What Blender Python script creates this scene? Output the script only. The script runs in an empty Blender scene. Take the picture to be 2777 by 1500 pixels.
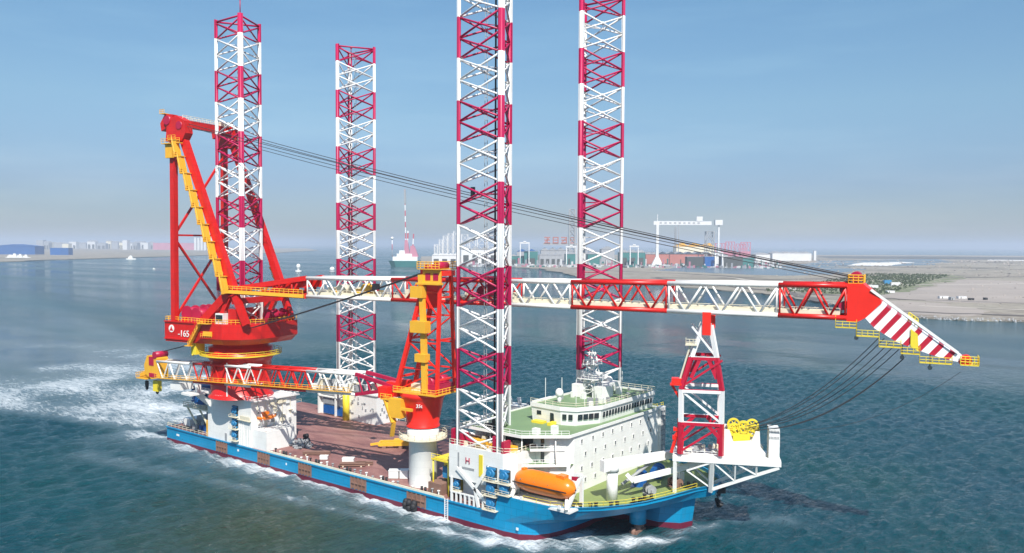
import bpy, math, random
import numpy as np
from mathutils import Vector, Matrix
R = math.radians
random.seed(7); rng = np.random.default_rng(5)
scene = bpy.context.scene
col = scene.collection

# ------------------------------------------------------------------ camera
CAM = Vector((157.5, -156.3, 60.05)); YAW = 0.6637; PITCH = 0.0385; ROLL = 0.0047
d0 = Vector((-math.sin(YAW), math.cos(YAW), 0)); r0 = Vector((d0.y, -d0.x, 0))
fw = d0 * math.cos(PITCH) - Vector((0, 0, math.sin(PITCH)))
u0 = d0 * math.sin(PITCH) + Vector((0, 0, math.cos(PITCH)))
RT = r0 * math.cos(ROLL) + u0 * math.sin(ROLL)
UP = -r0 * math.sin(ROLL) + u0 * math.cos(ROLL)
cd = bpy.data.cameras.new("camera"); cam = bpy.data.objects.new("camera", cd); col.objects.link(cam)
mw = Matrix((RT, UP, -fw)).transposed().to_4x4(); mw.translation = CAM
cam.matrix_world = mw
cd.lens = 28.954; cd.sensor_width = 36; cd.clip_start = 1; cd.clip_end = 120000
scene.camera = cam

# ------------------------------------------------------------------ sky, sun, exposure
SUN_AZ = math.atan2(-0.66, 0.75); SUN_EL = R(50)
w = bpy.data.worlds.new("World"); scene.world = w; w.use_nodes = True
nt = w.node_tree; bg = nt.nodes["Background"]
sky = nt.nodes.new("ShaderNodeTexSky"); sky.sky_type = 'NISHITA'; sky.sun_disc = False
sky.sun_elevation = SUN_EL; sky.sun_rotation = math.pi / 2 - SUN_AZ
sky.altitude = 0; sky.air_density = 1.0; sky.dust_density = 0.5; sky.ozone_density = 3.0
tint = nt.nodes.new("ShaderNodeMix"); tint.data_type = 'RGBA'; tint.blend_type = 'MULTIPLY'; tint.inputs[0].default_value = 1
wtc = nt.nodes.new("ShaderNodeTexCoord"); wsp = nt.nodes.new("ShaderNodeSeparateXYZ"); nt.links.new(wtc.outputs["Generated"], wsp.inputs[0])
wr_ = nt.nodes.new("ShaderNodeValToRGB"); nt.links.new(wsp.outputs[2], wr_.inputs[0])      # milky, slightly violet air low down, clear blue higher up
for e_, (p_, c_) in zip([wr_.color_ramp.elements[0], wr_.color_ramp.elements.new(0.07), wr_.color_ramp.elements.new(0.16), wr_.color_ramp.elements[-1]],
                        ((0.0, (0.60, 0.68, 0.86)), (0.07, (0.69, 0.765, 0.96)), (0.16, (1.00, 1.13, 1.13)), (0.30, (1.10, 1.37, 1.36)))):
    e_.position = p_; e_.color = (*c_, 1)
wm = nt.nodes.new("ShaderNodeMapping"); wm.inputs["Scale"].default_value = (1.2, 1.2, 9); wm.inputs["Rotation"].default_value = (0.05, 0.03, 0); nt.links.new(wtc.outputs["Generated"], wm.inputs[0])
wn = nt.nodes.new("ShaderNodeTexNoise"); wn.inputs["Scale"].default_value = 2.2; wn.inputs["Detail"].default_value = 5; wn.inputs["Roughness"].default_value = 0.55; nt.links.new(wm.outputs[0], wn.inputs["Vector"])
wr2 = nt.nodes.new("ShaderNodeValToRGB"); nt.links.new(wn.outputs["Fac"], wr2.inputs[0]); wr2.color_ramp.elements[0].position = 0.48; wr2.color_ramp.elements[0].color = (1, 1, 1, 1); wr2.color_ramp.elements[1].position = 0.75; wr2.color_ramp.elements[1].color = (1.20, 1.13, 1.06, 1)   # thin high veils
wmx = nt.nodes.new("ShaderNodeMix"); wmx.data_type = 'RGBA'; wmx.blend_type = 'MULTIPLY'; wmx.inputs[0].default_value = 1
nt.links.new(wr_.outputs[0], wmx.inputs[6]); nt.links.new(wr2.outputs[0], wmx.inputs[7]); nt.links.new(wmx.outputs[2], tint.inputs[7])
nt.links.new(sky.outputs[0], tint.inputs[6]); nt.links.new(tint.outputs[2], bg.inputs[0]); bg.inputs[1].default_value = 0.071
sd = bpy.data.lights.new("sun", 'SUN'); sd.energy = 4.8; sd.angle = R(0.5); sd.color = (1.0, 0.95, 0.88)
sun = bpy.data.objects.new("sun", sd); col.objects.link(sun)
sv = Vector((math.cos(SUN_AZ) * math.cos(SUN_EL), math.sin(SUN_AZ) * math.cos(SUN_EL), math.sin(SUN_EL)))
sun.rotation_euler = sv.to_track_quat('Z', 'Y').to_euler(); sun.location = (0, 0, 400)
vs = scene.view_settings; vs.view_transform = 'Standard'; vs.look = 'None'; vs.gamma = 1.0
vs.exposure = 0.48
scene.cycles.max_bounces = 6; scene.cycles.volume_bounces = 1

# ------------------------------------------------------------------ materials
def newmat(name):
    m = bpy.data.materials.new(name); m.use_nodes = True
    n = m.node_tree.nodes; return m, n, m.node_tree.links, n["Principled BSDF"]
def ramp(n, l, fac, stops):
    r = n.new("ShaderNodeValToRGB"); e = r.color_ramp.elements
    while len(e) < len(stops): e.new(0.5)
    for k, (p, c) in enumerate(stops):
        e[k].position = p; e[k].color = (*c, 1) if len(c) == 3 else c
    l.new(fac, r.inputs[0]); return r.outputs[0]
def noise(n, l, scale, detail=4, rough=0.6, vec=None, dist=0):
    t = n.new("ShaderNodeTexNoise"); t.inputs["Scale"].default_value = scale
    t.inputs["Detail"].default_value = detail; t.inputs["Roughness"].default_value = rough
    t.inputs["Distortion"].default_value = dist
    if vec is None:
        tc = n.new("ShaderNodeTexCoord"); vec = tc.outputs["Object"]
    l.new(vec, t.inputs["Vector"]); return t.outputs["Fac"]
def mapping(n, l, scale=(1, 1, 1), rot=(0, 0, 0)):
    tc = n.new("ShaderNodeTexCoord"); mp = n.new("ShaderNodeMapping")
    mp.inputs["Scale"].default_value = scale; mp.inputs["Rotation"].default_value = rot
    l.new(tc.outputs["Object"], mp.inputs[0]); return mp.outputs[0]
def mixc(n, l, fac, a, b):
    m = n.new("ShaderNodeMix"); m.data_type = 'RGBA'
    for s, v in ((m.inputs[0], fac), (m.inputs[6], a), (m.inputs[7], b)):
        if isinstance(v, (int, float)): s.default_value = v
        elif isinstance(v, tuple): s.default_value = (*v, 1)
        else: l.new(v, s)
    return m.outputs[2]
def math_(n, l, op, a, b=None):
    m = n.new("ShaderNodeMath"); m.operation = op
    for s, v in zip(m.inputs, (a, b)):
        if v is None: continue
        if isinstance(v, (int, float)): s.default_value = v
        else: l.new(v, s)
    return m.outputs[0]
def paint(name, c, rough=0.45, wear=0.25, dirt=(0.25, 0.12, 0.06), scale=0.35, spec=0.5, streak=True, seams=0.0):
    """ship paint: slight tone drift, rain streaks of grime running down, a little rust"""
    m, n, l, p = newmat(name)
    v = mapping(n, l, (1, 1, 0.12) if streak else (1, 1, 1))
    f = noise(n, l, scale * 4, 5, 0.65, v)
    g = noise(n, l, scale, 3, 0.5)
    lo = tuple(x * (1 - 0.28 * wear) for x in c); hi = tuple(min(0.9, x * (1 + 0.15 * wear)) for x in c)
    base = ramp(n, l, g, [(0.3, lo), (0.7, hi)])
    k = math_(n, l, 'MULTIPLY', ramp(n, l, f, [(0.56, (0, 0, 0)), (0.8, (1, 1, 1))]), wear)
    out = mixc(n, l, k, base, dirt)
    if seams:      # welded plate edges showing through the paint
        tc = n.new("ShaderNodeTexCoord"); sp = n.new("ShaderNodeSeparateXYZ"); l.new(tc.outputs["Object"], sp.inputs[0])
        cb = n.new("ShaderNodeCombineXYZ"); l.new(math_(n, l, 'ADD', sp.outputs[0], sp.outputs[1]), cb.inputs[0]); l.new(sp.outputs[2], cb.inputs[1])
        bt_ = n.new("ShaderNodeTexBrick"); l.new(cb.outputs[0], bt_.inputs[0]); bt_.inputs["Scale"].default_value = 0.16; bt_.inputs["Mortar Size"].default_value = 0.012; bt_.inputs["Mortar Smooth"].default_value = 0.6
        bt_.inputs["Color1"].default_value = (1, 1, 1, 1); bt_.inputs["Color2"].default_value = (1 - seams * .35,) * 3 + (1,); bt_.inputs["Mortar"].default_value = (1 - seams * 1.6,) * 3 + (1,)
        mm_ = n.new("ShaderNodeMix"); mm_.data_type = 'RGBA'; mm_.blend_type = 'MULTIPLY'; mm_.inputs[0].default_value = 1; l.new(out, mm_.inputs[6]); l.new(bt_.outputs[0], mm_.inputs[7]); out = mm_.outputs[2]
    l.new(out, p.inputs["Base Color"])
    rr = math_(n, l, 'ADD', math_(n, l, 'MULTIPLY', g, 0.2), rough - 0.1)
    l.new(rr, p.inputs["Roughness"]); p.inputs["Specular IOR Level"].default_value = spec
    return m
def plain(name, c, rough=0.6, metal=0.0):
    m, n, l, p = newmat(name)
    g = noise(n, l, 1.3, 3)
    l.new(ramp(n, l, g, [(0.25, tuple(x * 0.8 for x in c)), (0.75, tuple(min(1, x * 1.12) for x in c))]), p.inputs["Base Color"])
    p.inputs["Roughness"].default_value = rough; p.inputs["Metallic"].default_value = metal
    return m
def banded(name, red, white, start, period, duty, axis=2, rough=0.42, zmin=None):
    """painted warning bands repeating along an axis"""
    m, n, l, p = newmat(name)
    tc = n.new("ShaderNodeTexCoord"); sp = n.new("ShaderNodeSeparateXYZ"); l.new(tc.outputs["Object"], sp.inputs[0])
    t = math_(n, l, 'DIVIDE', math_(n, l, 'SUBTRACT', start, sp.outputs[axis]), period)
    fr = math_(n, l, 'FRACT', t)
    k = math_(n, l, 'LESS_THAN', fr, duty)
    if zmin is not None: k = math_(n, l, 'MULTIPLY', k, math_(n, l, 'GREATER_THAN', sp.outputs[axis], zmin))
    g = noise(n, l, 0.8, 4, 0.6, mapping(n, l, (1, 1, 0.15)))
    wr = ramp(n, l, g, [(0.4, white), (0.75, tuple(x * 0.82 for x in white))])
    rd = ramp(n, l, g, [(0.3, red), (0.8, tuple(x * 0.7 for x in red))])
    l.new(mixc(n, l, k, wr, rd), p.inputs["Base Color"]); p.inputs["Roughness"].default_value = rough
    return m
MT = {}
MT['white'] = paint('white paint', (0.80, 0.80, 0.77), 0.4, 0.2, (0.42, 0.33, 0.24), seams=0.05)
MT['cream'] = paint('cream paint', (0.74, 0.68, 0.52), 0.5, 0.3)
MT['red'] = paint('crane red paint', (0.62, 0.012, 0.008), 0.35, 0.4, (0.16, 0.01, 0.01), seams=0.1)
MT['brightred'] = paint('bright red paint', (0.80, 0.022, 0.010), 0.35, 0.15, (0.3, 0.01, 0.01))
MT['yellow'] = paint('safety yellow paint', (0.80, 0.42, 0.03), 0.45, 0.25)
MT['lemon'] = paint('lemon yellow paint', (0.78, 0.62, 0.04), 0.45, 0.25)
MT['blue'] = paint('hull blue paint', (0.003, 0.26, 0.49), 0.36, 0.35, (0.10, 0.16, 0.2), 0.12, seams=0.16)
MT['gearblue'] = paint('motor blue paint', (0.03, 0.21, 0.42), 0.4, 0.3, (0.02, 0.05, 0.1), 1.5)
MT['navy'] = paint('navy paint', (0.01, 0.10, 0.34), 0.4, 0.4, (0.01, 0.02, 0.05), 1.2)
MT['boot'] = paint('antifouling paint', (0.13, 0.008, 0.03), 0.5, 0.3, (0.05, 0.02, 0.03), 0.3)
MT['steelbrown'] = paint('rusty steel', (0.24, 0.135, 0.10), 0.7, 0.6, (0.1, 0.04, 0.02), 0.9)
MT['green'] = paint('green deck paint', (0.20, 0.26, 0.08), 0.6, 0.45, (0.26, 0.2, 0.08), 0.25, streak=False)
MT['greenroof'] = paint('pale green roof paint', (0.17, 0.265, 0.13), 0.6, 0.35, (0.2, 0.24, 0.1), 0.3, streak=False)
MT['orange'] = paint('lifeboat orange', (0.88, 0.20, 0.006), 0.3, 0.12, (0.5, 0.1, 0.01), 0.3, streak=False)
MT['dark'] = plain('dark rubber', (0.02, 0.02, 0.024), 0.7)
MT['glass'] = plain('window glass', (0.02, 0.03, 0.035), 0.12); MT['port'] = plain('porthole glass', (0.16, 0.17, 0.18), 0.15)
MT['darkshade'] = plain('dark fittings and painted shade', (0.06, 0.065, 0.06), 0.7)  # dark fittings and sheds, also the painted shade on the balcony wall
MT['grey'] = plain('grey steel', (0.32, 0.33, 0.34), 0.5)
MT['cable'] = plain('steel wire rope', (0.035, 0.035, 0.04), 0.6)
MT['crimson'] = paint('crimson paint', (0.42, 0.008, 0.05), 0.42, 0.25, (0.15, 0.0, 0.03))
MT['teal'] = paint('teal cladding', (0.03, 0.17, 0.16), 0.6, 0.4, (0.05, 0.1, 0.1), 0.03)
MT['shedgrey'] = paint('grey cladding', (0.33, 0.34, 0.36), 0.6, 0.4, (0.2, 0.2, 0.22), 0.03)
MT['shedwhite'] = paint('white cladding', (0.66, 0.66, 0.66), 0.6, 0.3, (0.4, 0.4, 0.42), 0.03)
MT['shedblue'] = paint('blue cladding', (0.01, 0.09, 0.30), 0.6, 0.3, (0.01, 0.05, 0.14), 0.03)
MT['shedred'] = paint('red cladding', (0.42, 0.15, 0.12), 0.6, 0.35, (0.4, 0.25, 0.2), 0.03)
MT['pink'] = paint('pink red steel', (0.50, 0.20, 0.27), 0.6, 0.3, (0.4, 0.2, 0.25), 0.03)
LEGRED = (0.50, 0.008, 0.085)
MT['leg'] = banded('leg paint', LEGRED, (0.80, 0.80, 0.79), 108.2, 17.6, 0.49, zmin=22)
MT['tower'] = banded('boom rest paint', (0.55, 0.008, 0.04), (0.8, 0.8, 0.79), 23.4, 13.6, 0.50)
MT['mast'] = banded('mast paint', (0.55, 0.12, 0.16), (0.75, 0.75, 0.75), 0, 30, 0.5)

# main deck: brown oxide paint with wear tracks, rust blooms and welded seams
m, n, l, p = newmat('brown oxide deck')
g = noise(n, l, 0.09, 5, 0.62, mapping(n, l, (1, 2.6, 1)), 0.6)
h = noise(n, l, 0.7, 6, 0.7)
base = ramp(n, l, g, [(0.3, (0.18, 0.078, 0.075)), (0.5, (0.28, 0.135, 0.12)), (0.72, (0.37, 0.20, 0.17))])
base = mixc(n, l, math_(n, l, 'MULTIPLY', ramp(n, l, h, [(0.55, (0, 0, 0)), (0.75, (1, 1, 1))]), 0.4), base, (0.13, 0.06, 0.05))
br = n.new("ShaderNodeTexBrick"); l.new(mapping(n, l, (0.16, 0.16, 1)), br.inputs[0])
br.inputs["Mortar Size"].default_value = 0.012; br.inputs["Color1"].default_value = (1, 1, 1, 1); br.inputs["Color2"].default_value = (0.9, 0.9, 0.9, 1); br.inputs["Mortar"].default_value = (0.55, 0.5, 0.5, 1)
mm = n.new("ShaderNodeMix"); mm.data_type = 'RGBA'; mm.blend_type = 'MULTIPLY'; mm.inputs[0].default_value = 1
l.new(base, mm.inputs[6]); l.new(br.outputs[0], mm.inputs[7]); l.new(mm.outputs[2], p.inputs["Base Color"])
p.inputs["Roughness"].default_value = 0.62
MT['deck'] = m

# jib stripes: bands laid across the tapered jib
m, n, l, p = newmat('jib stripes')
tc = n.new("ShaderNodeTexCoord"); sp = n.new("ShaderNodeSeparateXYZ"); l.new(tc.outputs["Object"], sp.inputs[0])
t = math_(n, l, 'ADD', math_(n, l, 'MULTIPLY', sp.outputs[0], 0.77), math_(n, l, 'MULTIPLY', sp.outputs[2], -0.638))
t = math_(n, l, 'SUBTRACT', t, 0.77 * 162.1 - 0.638 * (46.3 - 17.3))
fr = math_(n, l, 'FRACT', math_(n, l, 'DIVIDE', t, 2.25))
k = math_(n, l, 'GREATER_THAN', fr, 0.57)
k = math_(n, l, 'MULTIPLY', k, math_(n, l, 'GREATER_THAN', t, 0))
k2 = math_(n, l, 'LESS_THAN', t, 0)
c1 = mixc(n, l, k, (0.82, 0.80, 0.80), (0.45, 0.008, 0.03))
l.new(mixc(n, l, k2, c1, (0.80, 0.012, 0.01)), p.inputs["Base Color"]); p.inputs["Roughness"].default_value = 0.4
MT['jib'] = m

# ------------------------------------------------------------------ mesh builder
class MB:
    def __init__(s): s.v = []; s.f = []; s.mi = []; s.sm = []
    def add(s, vs_, fs, mi=0, sm=False):
        o = len(s.v); s.v += [tuple(q) for q in vs_]
        s.f += [tuple(i + o for i in f) for f in fs]; s.mi += [mi] * len(fs); s.sm += [sm] * len(fs)
        return s
    def box(s, x0, x1, y0, y1, z0, z1, mi=0):
        return s.add([(x, y, z) for z in (z0, z1) for y in (y0, y1) for x in (x0, x1)],
                     [(0, 2, 3, 1), (4, 5, 7, 6), (0, 1, 5, 4), (2, 6, 7, 3), (0, 4, 6, 2), (1, 3, 7, 5)], mi)
    def frame(s, p, q):
        p = Vector(p); q = Vector(q); d = (q - p).normalized()
        a = Vector((0, 0, 1)) if abs(d.z) < 0.95 else Vector((1, 0, 0))
        u = d.cross(a).normalized(); return p, q, u, u.cross(d).normalized()
    def tube(s, p, q, r, n=6, r2=None, mi=0, sm=True):
        r2 = r if r2 is None else r2
        p, q, u, v = s.frame(p, q); vv = []
        for c, rr in ((p, r), (q, r2)):
            for k in range(n):
                a = 2 * math.pi * k / n; vv.append(c + u * (rr * math.cos(a)) + v * (rr * math.sin(a)))
        s.add(vv, [(k, (k + 1) % n, n + (k + 1) % n, n + k) for k in range(n)], mi, sm and n > 5)
        o = len(s.v) - 2 * n
        s.f += [tuple(o + k for k in reversed(range(n))), tuple(o + n + k for k in range(n))]; s.mi += [mi, mi]; s.sm += [False, False]
        return s
    def beam(s, p, q, w_, h, mi=0, w2=None, h2=None):
        p, q, u, v = s.frame(p, q); w2 = w2 or w_; h2 = h2 or h
        vv = [c + u * (a * ww / 2) + v * (b * hh / 2) for c, ww, hh in ((p, w_, h), (q, w2, h2)) for a, b in ((-1, -1), (1, -1), (1, 1), (-1, 1))]
        return s.add(vv, [(3, 2, 1, 0), (4, 5, 6, 7), (0, 1, 5, 4), (1, 2, 6, 5), (2, 3, 7, 6), (3, 0, 4, 7)], mi)
    def prism(s, poly, z0, z1, mi=0, top=None):
        n = len(poly); a = sum(poly[i][0] * poly[(i + 1) % n][1] - poly[(i + 1) % n][0] * poly[i][1] for i in range(n))
        if a < 0: poly = poly[::-1]
        t = poly if top is None else (top if a >= 0 else top[::-1])
        vv = [(x, y, z0) for x, y in poly] + [(x, y, z1) for x, y in t]
        return s.add(vv, [tuple(reversed(range(n))), tuple(range(n, 2 * n))] + [(i, (i + 1) % n, n + (i + 1) % n, n + i) for i in range(n)], mi)
    def plate(s, poly, y0, y1, mi=0, poly1=None):
        """(x,z) outline given a thickness between y0 and y1"""
        n = len(poly); a = sum(poly[i][0] * poly[(i + 1) % n][1] - poly[(i + 1) % n][0] * poly[i][1] for i in range(n))
        if a < 0: poly = poly[::-1]
        vv = [(x, y0, z) for x, z in poly] + [(x, y1, z) for x, z in poly]
        return s.add(vv, [tuple(range(n)), tuple(reversed(range(n, 2 * n)))] + [((i + 1) % n, i, n + i, n + (i + 1) % n) for i in range(n)], mi)
    def lathe(s, c, prof, n=24, mi=0, sm=True, a0=0, a1=2 * math.pi):
        full = abs(a1 - a0 - 2 * math.pi) < 1e-6; m_ = n if full else n + 1; vv = []
        for r, z in prof:
            for k in range(m_):
                a = a0 + (a1 - a0) * k / n; vv.append((c[0] + r * math.cos(a), c[1] + r * math.sin(a), c[2] + z))
        fs = []
        for j in range(len(prof) - 1):
            for k in range(n):
                k2 = (k + 1) % m_; fs.append((j * m_ + k, j * m_ + k2, (j + 1) * m_ + k2, (j + 1) * m_ + k))
        return s.add(vv, fs, mi, sm)
    def cyl(s, c, r, z0, z1, n=24, mi=0, r2=None):
        r2 = r if r2 is None else r2
        return s.tube((c[0], c[1], z0), (c[0], c[1], z1), r, n, r2, mi)
    def ball(s, c, r, n=12, mi=0, sz=1.0, z0=-1):
        prof = [(max(0.001, r * math.cos(t)), r * sz * math.sin(t)) for t in [-math.pi / 2 + math.pi * k / (n // 2) for k in range(n // 2 + 1)] if math.sin(t) >= z0]
        return s.lathe(c, prof, n, mi)
    def rail(s, pts, h=1.1, step=2.0, r=0.06, mi=0, rows=2):
        for a, b in zip(pts[:-1], pts[1:]):
            a = Vector(a); b = Vector(b); L = (b - a).length; k = max(1, int(L / step))
            for i in range(k + 1):
                c = a.lerp(b, i / k); s.tube(c, c + Vector((0, 0, h)), r, 4, mi=mi)
            for j in range(rows):
                z = Vector((0, 0, h * (j + 1) / rows)); s.tube(a + z, b + z, r, 4, mi=mi)
        return s
    def pieces(s, name, mats, parent=None, base=0.0):
        """every separate piece becomes an object of its own"""
        root = list(range(len(s.v)))
        def fd(a):
            while root[a] != a: root[a] = root[root[a]]; a = root[a]
            return a
        for f in s.f:
            for i in f[1:]: root[fd(i)] = fd(f[0])
        grp = {}
        for j, f in enumerate(s.f): grp.setdefault(fd(f[0]), []).append(j)
        for js in grp.values():
            used = sorted({i for j in js for i in s.f[j]}); mp = {i: k for k, i in enumerate(used)}; q = MB()
            for j in js: q.f.append(tuple(mp[i] for i in s.f[j])); q.mi.append(0); q.sm.append(s.sm[j])
            q.v = [s.v[i] for i in used]; mt_ = mats[s.mi[js[0]]] if isinstance(mats, (list, tuple)) else mats
            q.build(name, mt_, parent, base=base)
    def build(s, name, mats, parent=None, frame=(0, 0, 0, 0), base=0.0):
        """verts are given in the thing's plan frame with z counted from the sea; base = z of the thing's origin"""
        me = bpy.data.meshes.new(name)
        vv = [(x, y, z - base) for x, y, z in s.v]
        me.from_pydata(vv, [], s.f)
        if not isinstance(mats, (list, tuple)): mats = [mats]
        for q in mats: me.materials.append(MT[q] if isinstance(q, str) else q)
        me.polygons.foreach_set("material_index", s.mi); me.polygons.foreach_set("use_smooth", s.sm)
        me.update()
        o = bpy.data.objects.new(name, me); col.objects.link(o)
        if parent is not None: o.parent = parent
        return o
def tag(o, label=None, cat=None, group=None, kind=None):
    if label: o['label'] = label
    if cat: o['category'] = cat
    if group: o['group'] = group
    if kind: o['kind'] = kind
    return o
def thing(name, label, cat, loc=(0, 0, 0), rz=0.0, group=None):
    o = bpy.data.objects.new(name, None); col.objects.link(o); o.empty_display_size = 2
    o.location = loc; o.rotation_euler = (0, 0, rz); return tag(o, label, cat, group)
def kids(o): return [c for c in bpy.data.objects if c.parent == o]
def dup(o, parent=None, loc=None, rz=None, label=None):
    c = o.copy(); col.objects.link(c); c.parent = parent
    if loc is not None: c.location = loc
    if rz is not None: c.rotation_euler = (0, 0, rz)
    if label: c['label'] = label
    for k in kids(o): dup(k, c)
    return c
def textmesh(s, size, name, mat, parent, origin, xdir, updir, depth=0.05):
    cu = bpy.data.curves.new(name, 'FONT'); cu.body = s; cu.size = size; cu.extrude = depth; cu.align_x = 'CENTER'; cu.align_y = 'CENTER'
    ob = bpy.data.objects.new(name, cu); col.objects.link(ob)
    me = bpy.data.meshes.new_from_object(ob); bpy.data.objects.remove(ob); me.name = name
    x = Vector(xdir).normalized(); y = Vector(updir).normalized(); z = x.cross(y)
    M_ = Matrix((x, y, z)).transposed().to_4x4(); M_.translation = Vector(origin); me.transform(M_)
    me.materials.clear(); me.materials.append(MT[mat])
    o = bpy.data.objects.new(name, me); col.objects.link(o); o.parent = parent; return o
def lace(m_, a0, a1, b0, b1, k, r, n=5, cross=False, mi=0, start=0):
    """zigzag bars between chord a (a0->a1) and chord b (b0->b1)"""
    a0, a1, b0, b1 = map(Vector, (a0, a1, b0, b1))
    for i in range(k):
        t0, t1 = i / k, (i + 1) / k
        if (i + start) % 2 == 0 or cross: m_.tube(a0.lerp(a1, t0), b0.lerp(b1, t1), r, n, mi=mi)
        if (i + start) % 2 == 1 or cross: m_.tube(b0.lerp(b1, t0), a0.lerp(a1, t1), r, n, mi=mi)

# ------------------------------------------------------------------ water: one sheet, fine near the ship, out past the horizon
def axis(lo, hi, step, far):
    a = list(np.arange(lo, hi + step, step)); s_ = step; x = a[-1]
    while x < far: s_ *= 1.13; x += s_; a.append(x)
    s_ = step; x = a[0]; b = []
    while x > -far: s_ *= 1.13; x -= s_; b.append(x)
    return np.array(b[::-1] + a)
gx = axis(-190, 215, 1.35, 52000); gy = axis(-120, 230, 1.35, 52000)
X, Y = np.meshgrid(gx, gy); sx = np.gradient(gx)[None, :] * np.ones_like(Y); sy = np.gradient(gy)[:, None] * np.ones_like(X)
cell = np.maximum(sx, sy)
Z = np.zeros_like(X)
wd = R(40)
for k in range(46):
    lam = 3.6 * (1.085 ** k); a = wd + rng.normal(0, 0.62); ph = rng.uniform(0, 6.28)
    amp = 0.0150 * lam ** 0.72 * rng.uniform(0.5, 1.2) * (2.2 if lam < 6.5 else 1.9 if lam < 9 else 0.6 if lam < 14 else 0.10)
    Z += np.where(cell < lam / 2.6, amp, 0) * np.sin(2 * math.pi / lam * (X * math.cos(a) + Y * math.sin(a)) + ph + 0.6 * np.sin((X * 0.02 + Y * 0.017) + k))
def vnoise(X, Y, s, seed):
    g = np.random.default_rng(seed).random((128, 128)); x = X / s; y = Y / s
    xi = np.floor(x).astype(int); yi = np.floor(y).astype(int); fx = x - xi; fy = y - yi
    fx = fx * fx * (3 - 2 * fx); fy = fy * fy * (3 - 2 * fy); q = lambda i, j: g[(yi + j) % 128, (xi + i) % 128]
    return (q(0, 0) * (1 - fx) + q(1, 0) * fx) * (1 - fy) + (q(0, 1) * (1 - fx) + q(1, 1) * fx) * fy
def seg(X, Y, p, q):
    dx, dy = q[0] - p[0], q[1] - p[1]; L2 = dx * dx + dy * dy
    t = np.clip(((X - p[0]) * dx + (Y - p[1]) * dy) / L2, 0, 1)
    return np.hypot(X - p[0] - t * dx, Y - p[1] - t * dy), t
# where the ship has broken the surface
foam = np.zeros_like(X)
side = -25.5 - Y                                   # wash spilling off the starboard side
wdt = np.clip(3.4 + (58 - X) * 0.085, 2.6, 12)
f = np.exp(-np.clip(side - 0.5, 0, None) / wdt * 1.5) * (side > -3) * (X < 60) * (X > -100)
foam = np.maximum(foam, 1.25 * f * (0.4 + 0.85 * vnoise(X, Y, 7, 3)) * np.where(X > 0, 1.0, np.where(X > -45, 0.92, 0.72)))
for (p, q, w0, w1, s_) in (((75, -11), (63, -24.5), 3.4, 3.6, 1.5), ((63, -24.5), (52, -29), 3.4, 3.0, 1.4), ((66, -14), (62, -20), 4, 4, 1.3), ((56, -28.5), (34, -32), 2.6, 2.6, 1.05), ((34, -33), (-10, -38), 2.0, 3.0, 0.62),
                           ((82, -4), (75, -11), 1.6, 2.6, 1.2), ((84, 8), (80, -2), 1.6, 1.6, 0.7), ((86, 14), (96, 22), 1.5, 3, 0.45), ((-10, -38), (-80, -48), 2.5, 5, 0.45)):
    dd, t = seg(X, Y, p, q); foam = np.maximum(foam, s_ * np.exp(-(dd / (w0 + (w1 - w0) * t)) ** 2) * (0.45 + 0.7 * vnoise(X, Y, 4, 11)))
# turbulent thruster wake spreading astern
ax_ = -(X + 78); wk = 28 + ax_ * 0.26; cy = 6 + ax_ * 0.02
f = np.clip((wk - np.abs(Y - cy)) / 9, 0, 1) * (ax_ > -4) * np.exp(-np.clip(ax_, 0, None) / 330)
foam = np.maximum(foam, 1.2 * f * (0.45 + 0.75 * vnoise(X, Y, 16, 5)))
f = np.exp(-((Y + 27 + (X + 80) * 0.10) / 5) ** 2) * (ax_ > 0) * np.exp(-ax_ / 200)
foam = np.maximum(foam, 0.5 * f)
Z += np.where(cell < 3, np.clip(foam, 0, 1) * 0.35 * (vnoise(X, Y, 2.6, 9) - 0.3), 0)
ny, nx = X.shape
V = np.stack([X.ravel(), Y.ravel(), Z.ravel()], 1)
idx = np.arange(nx * ny).reshape(ny, nx)
F = np.stack([idx[:-1, :-1].ravel(), idx[:-1, 1:].ravel(), idx[1:, 1:].ravel(), idx[1:, :-1].ravel()], 1)
me = bpy.data.meshes.new("sea"); me.vertices.add(len(V)); me.vertices.foreach_set("co", V.ravel().astype(np.float32))
me.loops.add(F.size); me.loops.foreach_set("vertex_index", F.ravel().astype(np.int32))
me.polygons.add(len(F)); me.polygons.foreach_set("loop_start", (np.arange(len(F)) * 4).astype(np.int32))
me.polygons.foreach_set("use_smooth", np.ones(len(F), bool)); me.update(calc_edges=True)
at = me.attributes.new("foam", 'FLOAT', 'POINT'); at.data.foreach_set("value", np.clip(foam, 0, 1.3).ravel().astype(np.float32))
sea = bpy.data.objects.new("sea", me); col.objects.link(sea); sea['kind'] = 'structure'

m, n, l, p = newmat('sea water')
at_ = n.new("ShaderNodeAttribute"); at_.attribute_name = "foam"
wv = mapping(n, l, (1, 1, 1), (0, 0, R(28)))
silt = noise(n, l, 0.011, 3, 0.5); chop = noise(n, l, 0.045, 4, 0.6, None, 0.4)
deep = ramp(n, l, silt, [(0.36, (0.001, 0.037, 0.055)), (0.5, (0.001, 0.041, 0.053)), (0.66, (0.003, 0.045, 0.043))])
sl0 = noise(n, l, 0.0045, 4, 0.6, mapping(n, l, (0.22, 1.3, 1), (0, 0, -YAW)), 0.2)
deep = mixc(n, l, ramp(n, l, sl0, [(0.42, (0, 0, 0)), (0.62, (0.7, 0.7, 0.7))]), deep, (0.003, 0.062, 0.078))
deep = mixc(n, l, math_(n, l, 'MULTIPLY', ramp(n, l, chop, [(0.45, (0, 0, 0)), (0.7, (1, 1, 1))]), 0.35), deep, (0.003, 0.046, 0.054))
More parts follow.
